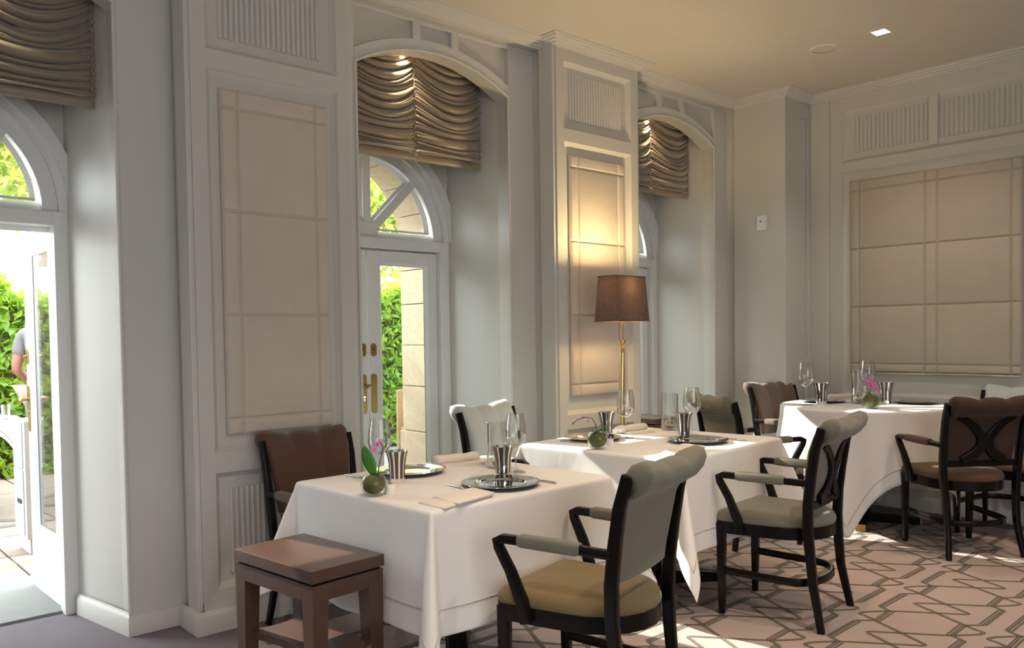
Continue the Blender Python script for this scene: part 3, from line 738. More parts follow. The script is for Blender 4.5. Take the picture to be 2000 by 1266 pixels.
        if 5 <= j <= 13: y0c, z0c = ycv(.87)-0.035, 0.872
        else: y0c, z0c = ycv(min(z, .94))+0.004, zz
        return (px*w_, y0c+(y-y0c)*q, z0c+(zz-z0c)*q)
    us = [0, .012, .025, .04] + [0.06+0.88*i/(NX-9) for i in range(NX-8)] + [.96, .975, .988, 1.0]
    g = [[m.v(bp(us[i], j)) for j in range(len(prof))] for i in range(NX)]
    for i in range(NX-1):
        for j in range(len(prof)): m.f((g[i][j], g[i+1][j], g[i+1][(j+1) % len(prof)], g[i][(j+1) % len(prof)]))
    m.f(g[0]); m.f(g[-1][::-1]); m.build('backrest', back_m, t, 1.0)
    if splat == 'splat':
        m = MB(); m.tube([(-0.205, ycv(.55), 0.545), (-0.1, ycv(.55)-0.006, 0.545), (0, ycv(.55)-0.008, 0.545), (0.1, ycv(.55)-0.006, 0.545), (0.205, ycv(.55), 0.545)], 0.018, sect=rrect(0.8, 1, 0.3, 2), up=(0, 0, 1)); m.build('back_rail', DARKWOOD, t, AU)
    if splat == 'splat':
        sp = MB()
        for s in (-1, 1):
            q = [(0.175, 0.822), (0.125, 0.80), (0.068, 0.757), (0.030, 0.712), (0.021, 0.68), (0.028, 0.64), (0.062, 0.60), (0.13, 0.566)]
            sp.tube([(s*a, ycv(b)-0.024+0.010*(a/.16)**2, b) for a, b in q], [0.018, 0.020, 0.024, 0.027, 0.028, 0.029, 0.030, 0.024], sect=rrect(1.0, 0.45, 0.2, 2), up=(0, 1, 0))
        sp.build('back_splat', DARKWOOD, t, AU)
    return t
R_ = math.radians
GC = None
c_olive = make_chair('armchair', '', OLIVE, SAGE, 'plainolive')
place(c_olive, False, 'armchair with mustard seat and plain sage back at the nearest table, closest to us', (2.05, 1.90, 0.008), R_(104-90), scale=(0.94, 1, 1))
c_sage = make_chair('armchair', '', SAGE, SAGE, 'splat')
place(c_sage, False, 'sage armchair with a black splat behind its back at the middle table', (3.574, 2.065, 0.008), R_(101-90))
c_plain = make_chair('armchair', '', SAGE, SAGE, 'plain')
place(c_plain, False, 'sage armchair with plain rear turned to the round table from its left', (4.66, 2.90, 0.008), R_(-27-90))
RUSTV_SHADED = mat('shaded_rust_velvet', (0.052, 0.030, 0.022), 0.75, spec=0.15, sheen=0.1, noise=(7, 0.7, (0.07, 0.042, 0.031)), bump=(600, 0.3))  # rust velvet darkened: shade on the chair's back put into the colour
c_rust = make_chair('armchair', '', RUSTV, RUSTV_SHADED, 'splat')
place(c_rust, False, 'rust brown armchair with a black hourglass splat on its rear at the round table', (5.335, 1.905, 0.008), R_(54-90))
c_brown = make_chair('armchair', '', BROWNV, BROWNV, 'plain')
place(c_brown, False, 'chocolate brown channelled armchair behind the nearest table below the blind', (1.93, 3.36, 0.008), R_(180+2), scale=(0.95, 0.95, 0.945))
c_taupe = make_chair('armchair', '', TAUPEV, TAUPEV, 'plain')
place(c_taupe, False, 'taupe channelled armchair beside the corner pier', (5.72, 3.15, 0.008), R_(170))
c_mint = make_chair('armchair', '', MINTV, MINTV, 'plain')
place(c_mint, False, 'pale mint sunlit armchair at the window side of the middle table', (3.12, 3.37, 0.008), R_(180+12))
c_grey = make_chair('armchair', '', TAUPEV, MINTV, 'plain')
place(c_grey, False, 'armchair with pale back half cut off by the right edge', (5.93, 1.83, 0.008), R_(176-90))

# ------------------------------------------------------------------ tables, cloths
def table_base(name, label, loc, rz, top_r, top, h, square):
    t = thing(name, label, 'table', loc, rz)
    m = MB()
    if square: m.box(-top[0]+0.012, top[0]-0.012, -top[1]+0.012, top[1]-0.012, h-0.03, h-0.006, 0.004)
    else: m.lathe([(0, h-0.03), (top_r-0.012, h-0.03), (top_r-0.012, h-0.006), (0, h-0.006)], 48)
    m.build('table_top', BROWNWOOD, t, AU)
    MB().tube([(0, 0, 0.04), (0, 0, h-0.03)], 0.045, 20).build('pedestal', DARKWOOD, t, AU)
    for k in range(4):
        a = R_(45+90*k); d = Vector((cos(a), sin(a), 0)); n = Vector((-sin(a), cos(a), 0))
        m = MB(); L = 0.36
        A = [d*0.02 + n*0.04, d*L + n*0.03, d*L - n*0.03, d*0.02 - n*0.04]
        lo = [m.v((p.x, p.y, 0.0)) for p in A]; hz = (0.075, 0.045, 0.045, 0.075); hi = [m.v((p.x, p.y, z)) for p, z in zip(A, hz)]
        for i in range(4): m.f((lo[i], lo[(i+1) % 4], hi[(i+1) % 4], hi[i]))
        m.f(lo[::-1]); m.f(hi); ft = m.build('foot', DARKWOOD, t)
        m = MB(); A = [d*L + n*0.031, d*(L+0.012) + n*0.031, d*(L+0.012) - n*0.031, d*L - n*0.031]
        lo = [m.v((p.x, p.y, 0.0)) for p in A]; hi = [m.v((p.x, p.y, 0.046)) for p in A]
        for i in range(4): m.f((lo[i], lo[(i+1) % 4], hi[(i+1) % 4], hi[i]))
        m.f(lo[::-1]); m.f(hi); m.build('brass_end', BRASS, ft)
    return t
def roll(d, R=0.012):
    if d <= R*pi/2: return R*sin(d/R), R*(1-cos(d/R))
    return R, R + (d - R*pi/2)
def square_cloth(label, loc, rz, a, b, ov, h, seed, hem_in=0.09, ear=0.34):
    c = thing('tablecloth', label, 'tablecloth', loc, rz)
    r = random.Random(seed); ph = [r.random()*6.28 for _ in range(8)]
    def pos(u, v):            # u, v flat cloth coordinates
        su = 1 if u >= 0 else -1; sv = 1 if v >= 0 else -1
        du, dv = max(0, abs(u)-a), max(0, abs(v)-b)
        x, y = su*min(abs(u), a), sv*min(abs(v), b)
        if du == 0 and dv == 0: return (x, y, h)
        d = sqrt(du*du+dv*dv); th = math.atan2(dv, du)
        o, dn = roll(d)
        k = sin(2*th)**1.3 if 0 < th < pi/2 else 0
        fl = 0.055; hang = dn
        e = ear*k*0.72
        fx, fy = fl*cos(th)**2 + e, fl*sin(th)**2 + e
        hx, hy = o*cos(th) + fx*hang, o*sin(th) + fy*hang
        # soft vertical folds
        if dv == 0: hx += (0.012*sin(v*9+ph[0]) + 0.009*sin(v*17+ph[1]))*hang/ov
        elif du == 0: hy += (0.012*sin(u*9+ph[2]) + 0.009*sin(u*17+ph[3]))*hang/ov
        else:
            w_ = sin(4*th+ph[4])*0.018*hang/ov*k; hx += w_; hy -= w_
        z = h - hang*sqrt(max(0.05, 1 - min(0.9, fx*fx+fy*fy)))
        return (x + su*hx, y + sv*hy, max(z, 0.012))
    def axis(e):
        q = [-(e+ov)+i*ov/22 for i in range(22)]; q = [p for p in q if p < -e-0.02]
        edge = [-e-0.018, -e-0.012, -e-0.006, -e]
        mid = [-e + 2*e*i/20 for i in range(1, 20)]
        L = q+edge; return L + mid + [-p for p in L[::-1]]
    m = MB(); U, V = axis(a), axis(b)
    g = [[m.v(pos(u, v)) for v in V] for u in U]
    for i in range(len(U)-1):
        for j in range(len(V)-1): m.f((g[i][j], g[i+1][j], g[i+1][j+1], g[i][j+1]))
    o = m.build('linen_sheet', CLOTH, c, SM); s = o.modifiers.new('thickness', 'SOLIDIFY'); s.thickness = 0.003; s.offset = 1
    o2 = o.modifiers.new('smooth', 'SUBSURF'); o2.levels = 1; o2.render_levels = 1
    A, B = a+ov-hem_in, b+ov-hem_in
    loop = [(-A+2*A*i/60, -B) for i in range(60)] + [(A, -B+2*B*i/60) for i in range(60)] + [(A-2*A*i/60, B) for i in range(60)] + [(-A, B-2*B*i/60) for i in range(60)]
    def outp(p):
        q = pos(*p); n = Vector((q[0]*0.0, q[1]*0.0, 0)); ax = abs(p[0]) - a; ay = abs(p[1]) - b
        n = Vector(((1 if p[0] > 0 else -1)*max(0, ax), (1 if p[1] > 0 else -1)*max(0, ay), 0)).normalized()*0.0035
        return (q[0]+n.x, q[1]+n.y, q[2]+0.001)
    m = MB(); m.tube([outp(p) for p in loop], 0.0026, 6, closed=True); m.build('hem_line', HEM, c, SM)
    return c
def round_cloth(label, loc, rz, R, half, h, seed, hem_in=0.10, m_=None):
    c = thing('tablecloth', label, 'tablecloth', loc, rz)
    r = random.Random(seed); ph = [r.random()*6.28 for _ in range(6)]
    def pos(phi, rho):
        if rho <= R: return (rho*cos(phi), rho*sin(phi), h)
        d = rho-R; o, dn = roll(d)
        ff = (sin(9*phi+ph[0])*0.5 + sin(14*phi+ph[1])*0.35 + 0.5)
        rad = R + o + dn*0.05 + dn*0.07*ff*min(1, dn/0.15)
        tw = 0.04*sin(9*phi+ph[2])*dn
        return (rad*cos(phi+tw), rad*sin(phi+tw), max(h - dn*0.985, 0.012))
    N = 240; m = MB(); rows = []
    S = lambda phi: half/max(abs(cos(phi)), abs(sin(phi)))
    ts = [0, .3, .6, .85, .95, 1.0]
    fl = [0.004, 0.009, 0.014, 0.02] 
    for k in range(N):
        phi = 2*pi*k/N; s = S(phi); rr_ = [R*t for t in ts] + [R+q for q in fl] + [R+0.02+(s-R-0.02)*(i+1)/16 for i in range(16)]
        rows.append([pos(phi, q) for q in rr_])
    g = [[m.v(p) for p in row[1:]] for row in rows]; ctr = m.v((0, 0, h))
    for k in range(N):
        k2 = (k+1) % N; m.f((ctr, g[k][0], g[k2][0]))
        for j in range(len(g[k])-1): m.f((g[k][j], g[k][j+1], g[k2][j+1], g[k2][j]))
    o = m.build('linen_sheet', m_ or CLOTH, c, SM); s_ = o.modifiers.new('thickness', 'SOLIDIFY'); s_.thickness = 0.003; s_.offset = 1
    m = MB(); m.tube([Vector(pos(2*pi*k/N, S(2*pi*k/N)-hem_in)) + 0.004*Vector((cos(2*pi*k/N), sin(2*pi*k/N), 0)) for k in range(N)], 0.003, 6, closed=True); m.build('hem_line', HEM, c, SM)
    return c
T1 = (2.035, 2.61); T2 = (3.49, 2.765); T3 = (5.67, 2.65)
H1, H2, H3 = 0.760, 0.760, 0.812
table_base('dining_table', 'dining table under the nearest white cloth', (*T1, 0.007), R_(2), 0, (0.445, 0.415), H1-0.009, True)
table_base('dining_table', 'dining table under the middle white cloth', (*T2, 0.007), R_(6), 0, (0.505, 0.465), H2-0.009, True)
table_base('dining_table', 'round dining table under the farthest white cloth', (*T3, 0.007), R_(-22), 0.538, None, H3-0.009, False)
square_cloth('white linen cloth on the nearest table, beside the wooden side table', (*T1, 0.0), R_(2), 0.448, 0.418, 0.42, H1, 4)
square_cloth('white linen cloth on the middle table, bright with sun', (*T2, 0.0), R_(6), 0.508, 0.468, 0.44, H2, 9)
round_cloth('white linen cloth falling in folds from the round table', (*T3, 0.0), R_(-30), 0.532, 0.975, H3, 6)

# ------------------------------------------------------------------ side tables
def make_side_table(name, label, sx, sy, h):
    t = thing(name, label, 'side table')
    MB().box(-sx, sx, -sy, sy, h-0.040, h, 0.003).build('top_slab', BROWNWOOD, t)
    MB().box(-sx+0.012, sx-0.012, -sy+0.012, sy-0.012, h-0.048, h-0.040).build('shadow_gap', DARKWOOD, t)
    for s in (-1, 1):
        MB().box(-sx+0.0655, sx-0.0655, s*(sy-0.004)-0.0 if s < 0 else sy-0.034, s*(sy-0.034) if s < 0 else sy-0.004, h-0.102, h-0.048).build('apron', BROWNWOOD, t)
        MB().box(s*(sx-0.004) if s < 0 else sx-0.034, s*(sx-0.034) if s < 0 else sx-0.004, -sy+0.0655, sy-0.0655, h-0.102, h-0.048).build('apron', BROWNWOOD, t)
    for a in (-1, 1):
        for b in (-1, 1):
            m = MB()
            def q(z, w_, i): return [(a*(sx-0.004-i), b*(sy-0.004-i)), (a*(sx-0.004-i-w_), b*(sy-0.004-i)), (a*(sx-0.004-i-w_), b*(sy-0.004-i-w_)), (a*(sx-0.004-i), b*(sy-0.004-i-w_))]
            A = [m.v((*p, h-0.048)) for p in q(0, 0.062, 0)]; B = [m.v((*p, 0.0)) for p in q(0, 0.040, 0.004)]
            for k in range(4): m.f((A[k], A[(k+1) % 4], B[(k+1) % 4], B[k]))
            m.f(A); m.f(B[::-1]); m.build('leg', BROWNWOOD, t)
    # concave shelf
    m = MB(); n = 14; pts = []
    ex, ey = sx-0.03, sy-0.03
    for k, (p, q_) in enumerate((((-ex, -ey), (ex, -ey)), ((ex, -ey), (ex, ey)), ((ex, ey), (-ex, ey)), ((-ex, ey), (-ex, -ey)))):
        for i in range(n):
            f = i/n; x = p[0]+(q_[0]-p[0])*f; y = p[1]+(q_[1]-p[1])*f; dn = 0.028*sin(pi*f)
            nx, ny = ((0, 1), (-1, 0), (0, -1), (1, 0))[k]; pts.append((x+nx*dn, y+ny*dn))
    m.prism(pts, lambda a, b, d: (a, b, d), 0.285, 0.310); m.build('shelf', BROWNWOOD, t)
    return t
st1 = make_side_table('side_table', 'brown wooden side table with a low shelf in front of the nearest cloth', 0.145, 0.235, 0.60)
st1.location = (1.368, 2.578, 0.0); st1.rotation_euler = (0, 0, R_(6))
st2 = make_side_table('side_table', 'dark wooden side table in the recess behind the floor lamp', 0.14, 0.20, 0.70)
st2.location = (4.98, 4.02, 0.0); st2.rotation_euler = (0, 0, R_(2))

# ------------------------------------------------------------------ floor lamp
fl_ = thing('floor_lamp', 'gilded floor lamp with a pleated brown shade in front of the pier', 'lamp', (4.02, 3.415, 0.007))
m = MB(); m.lathe([(0, 0), (0.115, 0), (0.12, 0.008), (0.11, 0.018), (0.04, 0.026), (0.018, 0.04), (0, 0.04)], 32); m.build('base', GILT, fl_, AU)
zz = [0.03, 0.25, 0.50, 0.65, 0.80, 0.95, 1.08, 1.20, 1.255]
m = MB(); m.tube([(0.006*sin(z*5), 0.004*cos(z*7), z) for z in zz], [0.010, 0.009, 0.008, 0.011, 0.016, 0.020, 0.0175, 0.012, 0.009], 12); m.build('pole', GILT, fl_, SM)
m = MB(); m.lathe([(0, 1.25), (0.008, 1.25), (0.013, 1.258), (0.026, 1.277), (0.030, 1.284), (0.020, 1.286), (0.010, 1.288), (0, 1.288)], 16); m.build('cup', GILT, fl_, AU)
m = MB(); m.tube([(0, 0, 1.286), (0, 0, 1.50)], 0.006, 10); m.build('upper_stem', GILT, fl_, AU)
def shade_mesh(off_, m_, nm, pleat):
    m = MB(); (bx, by), (tx, ty) = (0.163-off_, 0.085-off_), (0.143-off_, 0.073-off_); n1, n2 = 60, 32
    ring = []
    for k, (p, q_) in enumerate((((-1, -1), (1, -1)), ((1, -1), (1, 1)), ((1, 1), (-1, 1)), ((-1, 1), (-1, -1)))):
        n = n1 if k % 2 == 0 else n2
        for i in range(n):
            f = i/n; e = pleat*(0.5-0.5*cos(i*pi)) if 0 < i else 0
            nx, ny = ((0, -1), (1, 0), (0, 1), (-1, 0))[k]
            ring.append((p[0]+(q_[0]-p[0])*f, p[1]+(q_[1]-p[1])*f, nx*e, ny*e))
    lo = [m.v((a*bx+c*1.0, b*by+d*1.0, 1.405)) for a, b, c, d in ring]; hi = [m.v((a*tx+c, b*ty+d, 1.678)) for a, b, c, d in ring]; n = len(ring)
    for k in range(n): m.f((lo[k], lo[(k+1) % n], hi[(k+1) % n], hi[k]))
    return m.build(nm, m_, fl_)
shade_mesh(0.0, SHADEM, 'lamp_shade', 0.0016)
for z, bx, by in ((1.403, 0.164, 0.086), (1.680, 0.144, 0.074)):
    m = MB(); m.tube([(-bx, -by, z), (bx, -by, z), (bx, by, z), (-bx, by, z)], 0.004, 6, closed=True); m.build('shade_trim', SHADEM, fl_)
m = MB(); m.lathe([(0, 1.50), (0.012, 1.50), (0.014, 1.52), (0.026, 1.55), (0.029, 1.572), (0.02, 1.595), (0, 1.602)], 16); m.build('bulb', BULB, fl_, SM)
lamp('floor_lamp_light', 'POINT', (4.02, 3.415, 1.635), 17, (1.0, 0.72, 0.33), size=0.03)
lamp('floor_lamp_light', 'POINT', (4.02, 3.415, 1.475), 5, (1.0, 0.72, 0.33), size=0.02)

# ------------------------------------------------------------------ tableware
def mk_plate():
    t = thing('charger_plate', '', 'plate')
    m = MB(); m.lathe([(0, 0.003), (0.085, 0.003), (0.094, 0.006), (0.100, 0.011), (0.104, 0.0125), (0.140, 0.0165), (0.146, 0.0185), (0.149, 0.018), (0.150, 0.0165), (0.147, 0.0145), (0.105, 0.009), (0.098, 0.0), (0, 0.0)], 64); m.build('dish', SILVER, t, AU); 
    return t
def mk_tumbler():
    t = thing('water_tumbler', '', 'tumbler')
    prof = [(0.0, 0.003), (0.026, 0.003), (0.0265, 0.012), (0.027, 0.035), (0.0285, 0.065), (0.0325, 0.09), (0.038, 0.108), (0.0395, 0.113)]
    pin = [(r-0.002, z) for r, z in prof[::-1] if z > 0.006]
    MB().lathe([(0, 0)] + [(0.026, 0.0)] + prof[1:] + pin + [(0, 0.008)], 40).build('cup', SILVER, t, AU)
    n = 10
    m = MB()
    for k in range(n):
        a0 = 2*pi*(k+0.0)/n; a1 = 2*pi*(k+0.62)/n
        rows = [[m.v(((r+0.0007)*cos(a0+(a1-a0)*i/4), (r+0.0007)*sin(a0+(a1-a0)*i/4), z)) for i in range(5)] for r, z in [(0.0265, 0.016)] + prof[3:]]
        for a, b in zip(rows, rows[1:]):
            for i in range(4): m.f((a[i], a[i+1], b[i+1], b[i]))
    tag(m.build('dark_stripe', DARKGLASS, t, SM), label='dark vertical stripes on the silver cup', kind='stuff'); return t
def mk_wine():
    t = thing('wine_glass', '', 'wine glass')
    MB().lathe([(0, 0.0045), (0.012, 0.004), (0.036, 0.0022), (0.0375, 0.001), (0.036, 0.0), (0, 0.0)], 40).build('foot', GLASS, t, AU)
    MB().lathe([(0.009, 0.004), (0.0045, 0.012), (0.0036, 0.03), (0.0036, 0.075), (0.0050, 0.088), (0.010, 0.094)], 20).build('stem', GLASS, t, AU)
    pr = [(0.0, 0.092), (0.012, 0.0945), (0.025, 0.102), (0.034, 0.114), (0.0385, 0.130), (0.0395, 0.146), (0.0385, 0.165), (0.0355, 0.188), (0.0315, 0.212), (0.0308, 0.216)]
    MB().lathe(pr + [(r-0.0011, z) for r, z in pr[::-1] if z > 0.1] + [(0, 0.0945)], 48).build('bowl', GLASS, t, AU); return t
def mk_hurricane():
    t = thing('glass_cylinder', '', 'candle holder')
    MB().lathe([(0, 0.0), (0.045, 0.0), (0.046, 0.002), (0.046, 0.195), (0.0445, 0.196), (0.043, 0.195), (0.043, 0.006), (0, 0.005)], 48).build('cylinder', GLASS, t, AU)
    b = thing('oil_lamp', '', 'oil lamp')
    MB().lathe([(0, 0.006), (0.012, 0.0065), (0.024, 0.014), (0.030, 0.03), (0.026, 0.046), (0.014, 0.055), (0.008, 0.058), (0.008, 0.066), (0, 0.066)], 32).build('globe', GLASS, b, AU)
    MB().lathe([(0, 0.008), (0.012, 0.009), (0.0235, 0.017), (0.027, 0.026), (0, 0.027)], 32).build('oil', mat('amber_oil', (0.62, 0.42, 0.16), 0.2), b, AU)
    MB().tube([(0, 0, 0.028), (0, 0, 0.074)], 0.004, 8).build('wick', PORCELAIN, b, AU)
    return t, b
def mk_salt():
    t = thing('salt_shaker', '', 'salt shaker')
    MB().lathe([(0, 0), (0.0185, 0), (0.0195, 0.002), (0.0205, 0.034), (0.0195, 0.036), (0, 0.0365)], 28).build('body', PORCELAIN, t, AU)
    m = MB(); m.lathe([(0, 0.0363), (0.008, 0.0375), (0, 0.0382)], 12); m.build('pour_holes', DARKPL, t, AU); return t
def mk_orchid(flowers, leaves):
    t = thing('potted_orchid', '', 'plant')
    prof = [(0.0, 0.0), (0.024, 0.0), (0.034, 0.006), (0.044, 0.022), (0.0475, 0.042), (0.044, 0.062), (0.036, 0.075), (0.033, 0.078)]
    MB().lathe(prof + [(r-0.0015, z) for r, z in prof[::-1] if z > 0.004] + [(0, 0.004)], 40).build('globe_vase', GLOBE, t, AU)
    m = MB(); N = 20
    def mf(u, v):
        th, ph = 2*pi*u, pi*v; rr2 = 0.0405*(1+0.05*sin(7*th+3*ph)*sin(ph)); z = 0.0405+0.033*cos(ph)*1.05
        return (rr2*sin(ph)*cos(th), rr2*sin(ph)*sin(th), z)
    m.grid(32, N, mf, True); m.build('moss_ball', MOSS, t, SM)
    for (ang, ln, wd, rise) in leaves:
        m = MB(); ca, sa = cos(ang), sin(ang); flat = rise >= 1
        def lf(u, v):
            s = v; d = ln*s*(1-0.15*s) * (1 if rise < 1 else 0.35); z = 0.072 + rise*ln*(s - 0.55*s*s*(1 if rise < 1 else 0.1)); wv = wd*(sin(pi*min(1, s*0.93+0.06))**0.7)*(u-0.5)
            return (ca*(d+wv), sa*(d+wv), z) if flat else (ca*d - sa*wv, sa*d + ca*wv, z + 0.25*abs(u-0.5)*wd)
        m.grid(5, 10, lf); o = m.build('leaf', LEAF, t, SM); o.modifiers.new('thickness', 'SOLIDIFY').thickness = 0.0012
    st = [Vector((0.003, 0.0, 0.07))]; 
    m = MB(); m.tube(flowers['stem'], 0.0017, 8); m.build('stem', STEM, t, SM)
    for p in flowers['at']:
        fo = empty('blossom'); fo.parent = t
        m = MB(); sc_ = flowers['size']
        for k in range(5):
            a = 2*pi*k/5 + 0.3; n = 6; wdt = (0.55 if k % 2 else 0.75)*sc_
            c = m.v(p); ring = []
            ax = Vector((-0.55, -0.75, 0.35)).normalized(); e1 = ax.orthogonal().normalized(); e2 = ax.cross(e1)
            dirv = e1*cos(a)+e2*sin(a); per = ax.cross(dirv)
            for i in range(7):
                f = i/6; r_ = sc_*(0.25+0.75*sin(pi*f)) if 0 < f < 1 else sc_*0.15
                ring.append(m.v(Vector(p) + dirv*(sc_*(1-abs(2*f-1)**2)) + per*(wdt*(f-0.5)*1.2) + ax*0.12*sc_))
            for i in range(6): m.f((c, ring[i], ring[i+1]))
        m.build('petal_whorl', PETAL, fo, SM)
        m = MB(); m.lathe([(0, -0.12*sc_), (0.2*sc_, 0), (0, 0.25*sc_)], 8, p); m.build('lip', STEM, fo, SM)
    return t
def mk_knife():
    t = thing('table_knife', '', 'knife')
    m = MB(); m.tube([(0, 0, 0.004), (0.03, 0, 0.0045), (0.09, 0, 0.004)], [0.0055, 0.0065, 0.0045], sect=rrect(1, 0.55, 0.4, 2), up=(0, 0, 1)); m.build('handle', STEEL, t, AU)
    m = MB(); m.prism([(0.09, -0.004), (0.12, -0.008), (0.19, -0.0085), (0.215, -0.002), (0.21, 0.002), (0.09, 0.004)], lambda a, b, d: (a, b, d), 0.0028, 0.0042); m.build('blade', STEEL, t); return t
def mk_fork():
    t = thing('table_fork', '', 'fork')
    m = MB(); m.tube([(0, 0, 0.002), (0.05, 0, 0.0035), (0.10, 0, 0.006), (0.135, 0, 0.004)], [0.006, 0.005, 0.003, 0.005], sect=rrect(1, 0.35, 0.3, 2), up=(0, 0, 1)); m.build('handle', STEEL, t, AU)
    m = MB(); m.prism([(0.132, -0.006), (0.15, -0.011), (0.16, -0.011), (0.16, 0.011), (0.15, 0.011), (0.132, 0.006)], lambda a, b, d: (a, b, d), 0.0028, 0.0045); m.build('root', STEEL, t)
    for k in range(4):
        y = -0.0093+0.0062*k; m = MB(); m.tube([(0.158, y, 0.0035), (0.185, y, 0.0035), (0.205, y, 0.006)], [0.0019, 0.0017, 0.0012], 6); m.build('tine', STEEL, t, AU)
    return t
def mk_napkin_flat(name='napkin'):
    """square napkin folded to a triangle-ended pad: several layers, rounded fold"""
    t = thing(name, '', 'napkin')
    m = MB()
    def slab(pts, z0, z1, crown):
        n = len(pts); cx = sum(p[0] for p in pts)/n; cy = sum(p[1] for p in pts)/n
        lay = [(1.0, z0), (1.004, (z0+z1)/2), (0.985, z1-0.001), (0.9, z1+crown*0.5), (0.5, z1+crown)]
        rg = [[m.v((cx+(p[0]-cx)*k, cy+(p[1]-cy)*k, z)) for p in pts] for k, z in lay]
        for a, b in zip(rg, rg[1:]):
            for i in range(n): m.f((a[i], a[(i+1) % n], b[(i+1) % n], b[i]))
        m.f(rg[0][::-1]); m.f(rg[-1])
    slab([(-0.15, -0.06), (0.10, -0.075), (0.14, 0.04), (0.07, 0.07), (-0.12, 0.075)], 0.0, 0.008, 0.004)
    m.build('under_fold', NAPKIN, t, SM); m = MB()
    slab([(-0.10, -0.08), (0.105, -0.082), (0.145, 0.042), (-0.065, 0.06)], 0.0085, 0.017, 0.005)
    m.build('upper_fold', NAPKIN, t, SM); return t
def mk_napkin_roll():
    t = thing('napkin', '', 'napkin')
    m = MB(); pth = [(-0.11+0.22*i/12, 0.004*sin(i*0.7), 0.024) for i in range(13)]
    m.tube(pth, [0.022+0.002*sin(i*1.3) for i in range(13)], sect=[(cos(2*pi*k/14)*1.25, sin(2*pi*k/14)*0.95) for k in range(14)], up=(0, 0, 1)); m.build('roll', NAPKIN, t, SM)
    m = MB(); m.prism([(-0.10, -0.085), (0.09, -0.095), (0.135, -0.04), (0.11, -0.02), (-0.09, -0.018)], lambda a, b, d: (a, b, d), 0.0, 0.011); m.build('loose_fold', NAPKIN, t); return t

Z1, Z2, Z3 = H1+0.003, H2+0.003, H3+0.003
def zs_(p, k=1.0):
    q = 1.0 + k*(0.22 if p[2] > 0.79 else (0.09 if p[0] > 2.6 else 0.0)); return (q, q, q)
pl = mk_plate()
for i, (p, lab) in enumerate((((1.985, 2.850, Z1), 'silver charger plate at the far side of the nearest table, behind the orchid'),
    ((2.056, 2.352, Z1), 'silver charger plate by the front edge of the nearest table'),
    ((3.300, 3.02, Z2), 'silver charger plate at the window side of the middle table'),
    ((3.590, 2.545, Z2), 'silver charger plate by the front edge of the middle table'),
    ((5.70, 2.96, Z3), 'silver charger plate at the left of the round table'),
    ((5.99, 2.42, Z3), 'gold-lit charger plate at the right of the round table'))):
    place(pl, i > 0, lab, p, group='silver charger plates', scale=zs_(p, 0.35))
tb = mk_tumbler()
for i, (p, rz, lab) in enumerate((((1.825, 2.700, Z1), 0.1, 'black striped silver tumbler behind the orchid on the nearest table'),
    ((2.190, 2.490, Z1), 0.5, 'black striped silver tumbler reflected in the front plate of the nearest table'),
    ((3.46, 3.12-0.06, Z2), 0.2, 'black striped silver tumbler behind the orchid on the middle table'),
    ((3.68, 2.702, Z2), 0.8, 'black striped silver tumbler behind the front plate of the middle table'),
    ((5.51, 2.87, Z3), 0.3, 'dark striped tumbler beside the wine glass at the left of the round table'),
    ((5.83, 2.56, Z3), 0.9, 'dark striped tumbler beside the orchid on the round table'))):
    z = p[2] + (0.018 if i in (0, 2) and False else 0)
    place(tb, i > 0, lab, (p[0], p[1], z), rz, group='striped water tumblers', scale=[q*1.10 for q in zs_(p)])
wg = mk_wine()
for i, (p, lab) in enumerate((((1.80, 2.782, Z1), 'empty wine glass behind the orchid on the nearest table, in front of the door'),
    ((2.300, 2.535, Z1), 'empty wine glass beside the glass cylinder on the nearest table'),
    ((3.470, 2.93, Z2), 'empty wine glass behind the orchid on the middle table, before the pier'),
    ((3.800, 2.735, Z2), 'empty wine glass behind the front tumbler of the middle table'),
    ((5.41, 2.93, Z3), 'empty wine glass at the left of the round table'),
    ((5.93, 2.735, Z3), 'wine glass behind the glass cylinder on the round table'))):
    place(wg, i > 0, lab, p, group='wine glasses', scale=[q*1.13 for q in zs_(p)])
hc, ol = mk_hurricane()
for i, (p, a, b) in enumerate((((2.335, 2.690, Z1), 'tall clear glass cylinder beside the wine glass on the nearest table', 'small glass oil lamp inside the cylinder on the nearest table'),
    ((3.95, 3.00, Z2), 'tall clear glass cylinder at the right of the middle table', 'small glass oil lamp inside the cylinder on the middle table'),
    ((5.735, 2.70, Z3), 'tall clear glass cylinder behind the orchid on the round table', 'small glass oil lamp inside the cylinder on the round table'))):
    place(hc, i > 0, a, p, group='glass cylinders', scale=zs_(p)); place(ol, i > 0, b, p, group='oil lamps', scale=zs_(p))
so = mk_salt()
for i, (p, lab) in enumerate((((1.672, 2.523, Z1), 'small white salt pot beside the orchid on the nearest table'), ((3.175, 2.79, Z2), 'small white salt pot beside the orchid on the middle table'))):
    place(so, i > 0, lab, p, group='salt pots')
def orch(lab, p, fl, lv):
    o = mk_orchid(fl, lv); o['label'] = lab; o.location = p; o['group'] = 'orchids in glass globes'; o.scale = zs_(p, 1.35); return o
orch('small orchid with one upright leaf in a glass globe on the nearest table', (1.612, 2.535, Z1),
     {'stem': [(0.012, -0.008, 0.07), (0.018, -0.010, 0.11), (0.028, -0.012, 0.145), (0.034, -0.010, 0.170), (0.030, -0.004, 0.185)], 'at': [(0.030, 0.0, 0.188), (0.002, -0.002, 0.165), (0.022, 0.006, 0.180)], 'size': 0.012},
     [(2.4, 0.105, 0.046, 1.1), (-0.9, 0.055, 0.034, 0.35)])
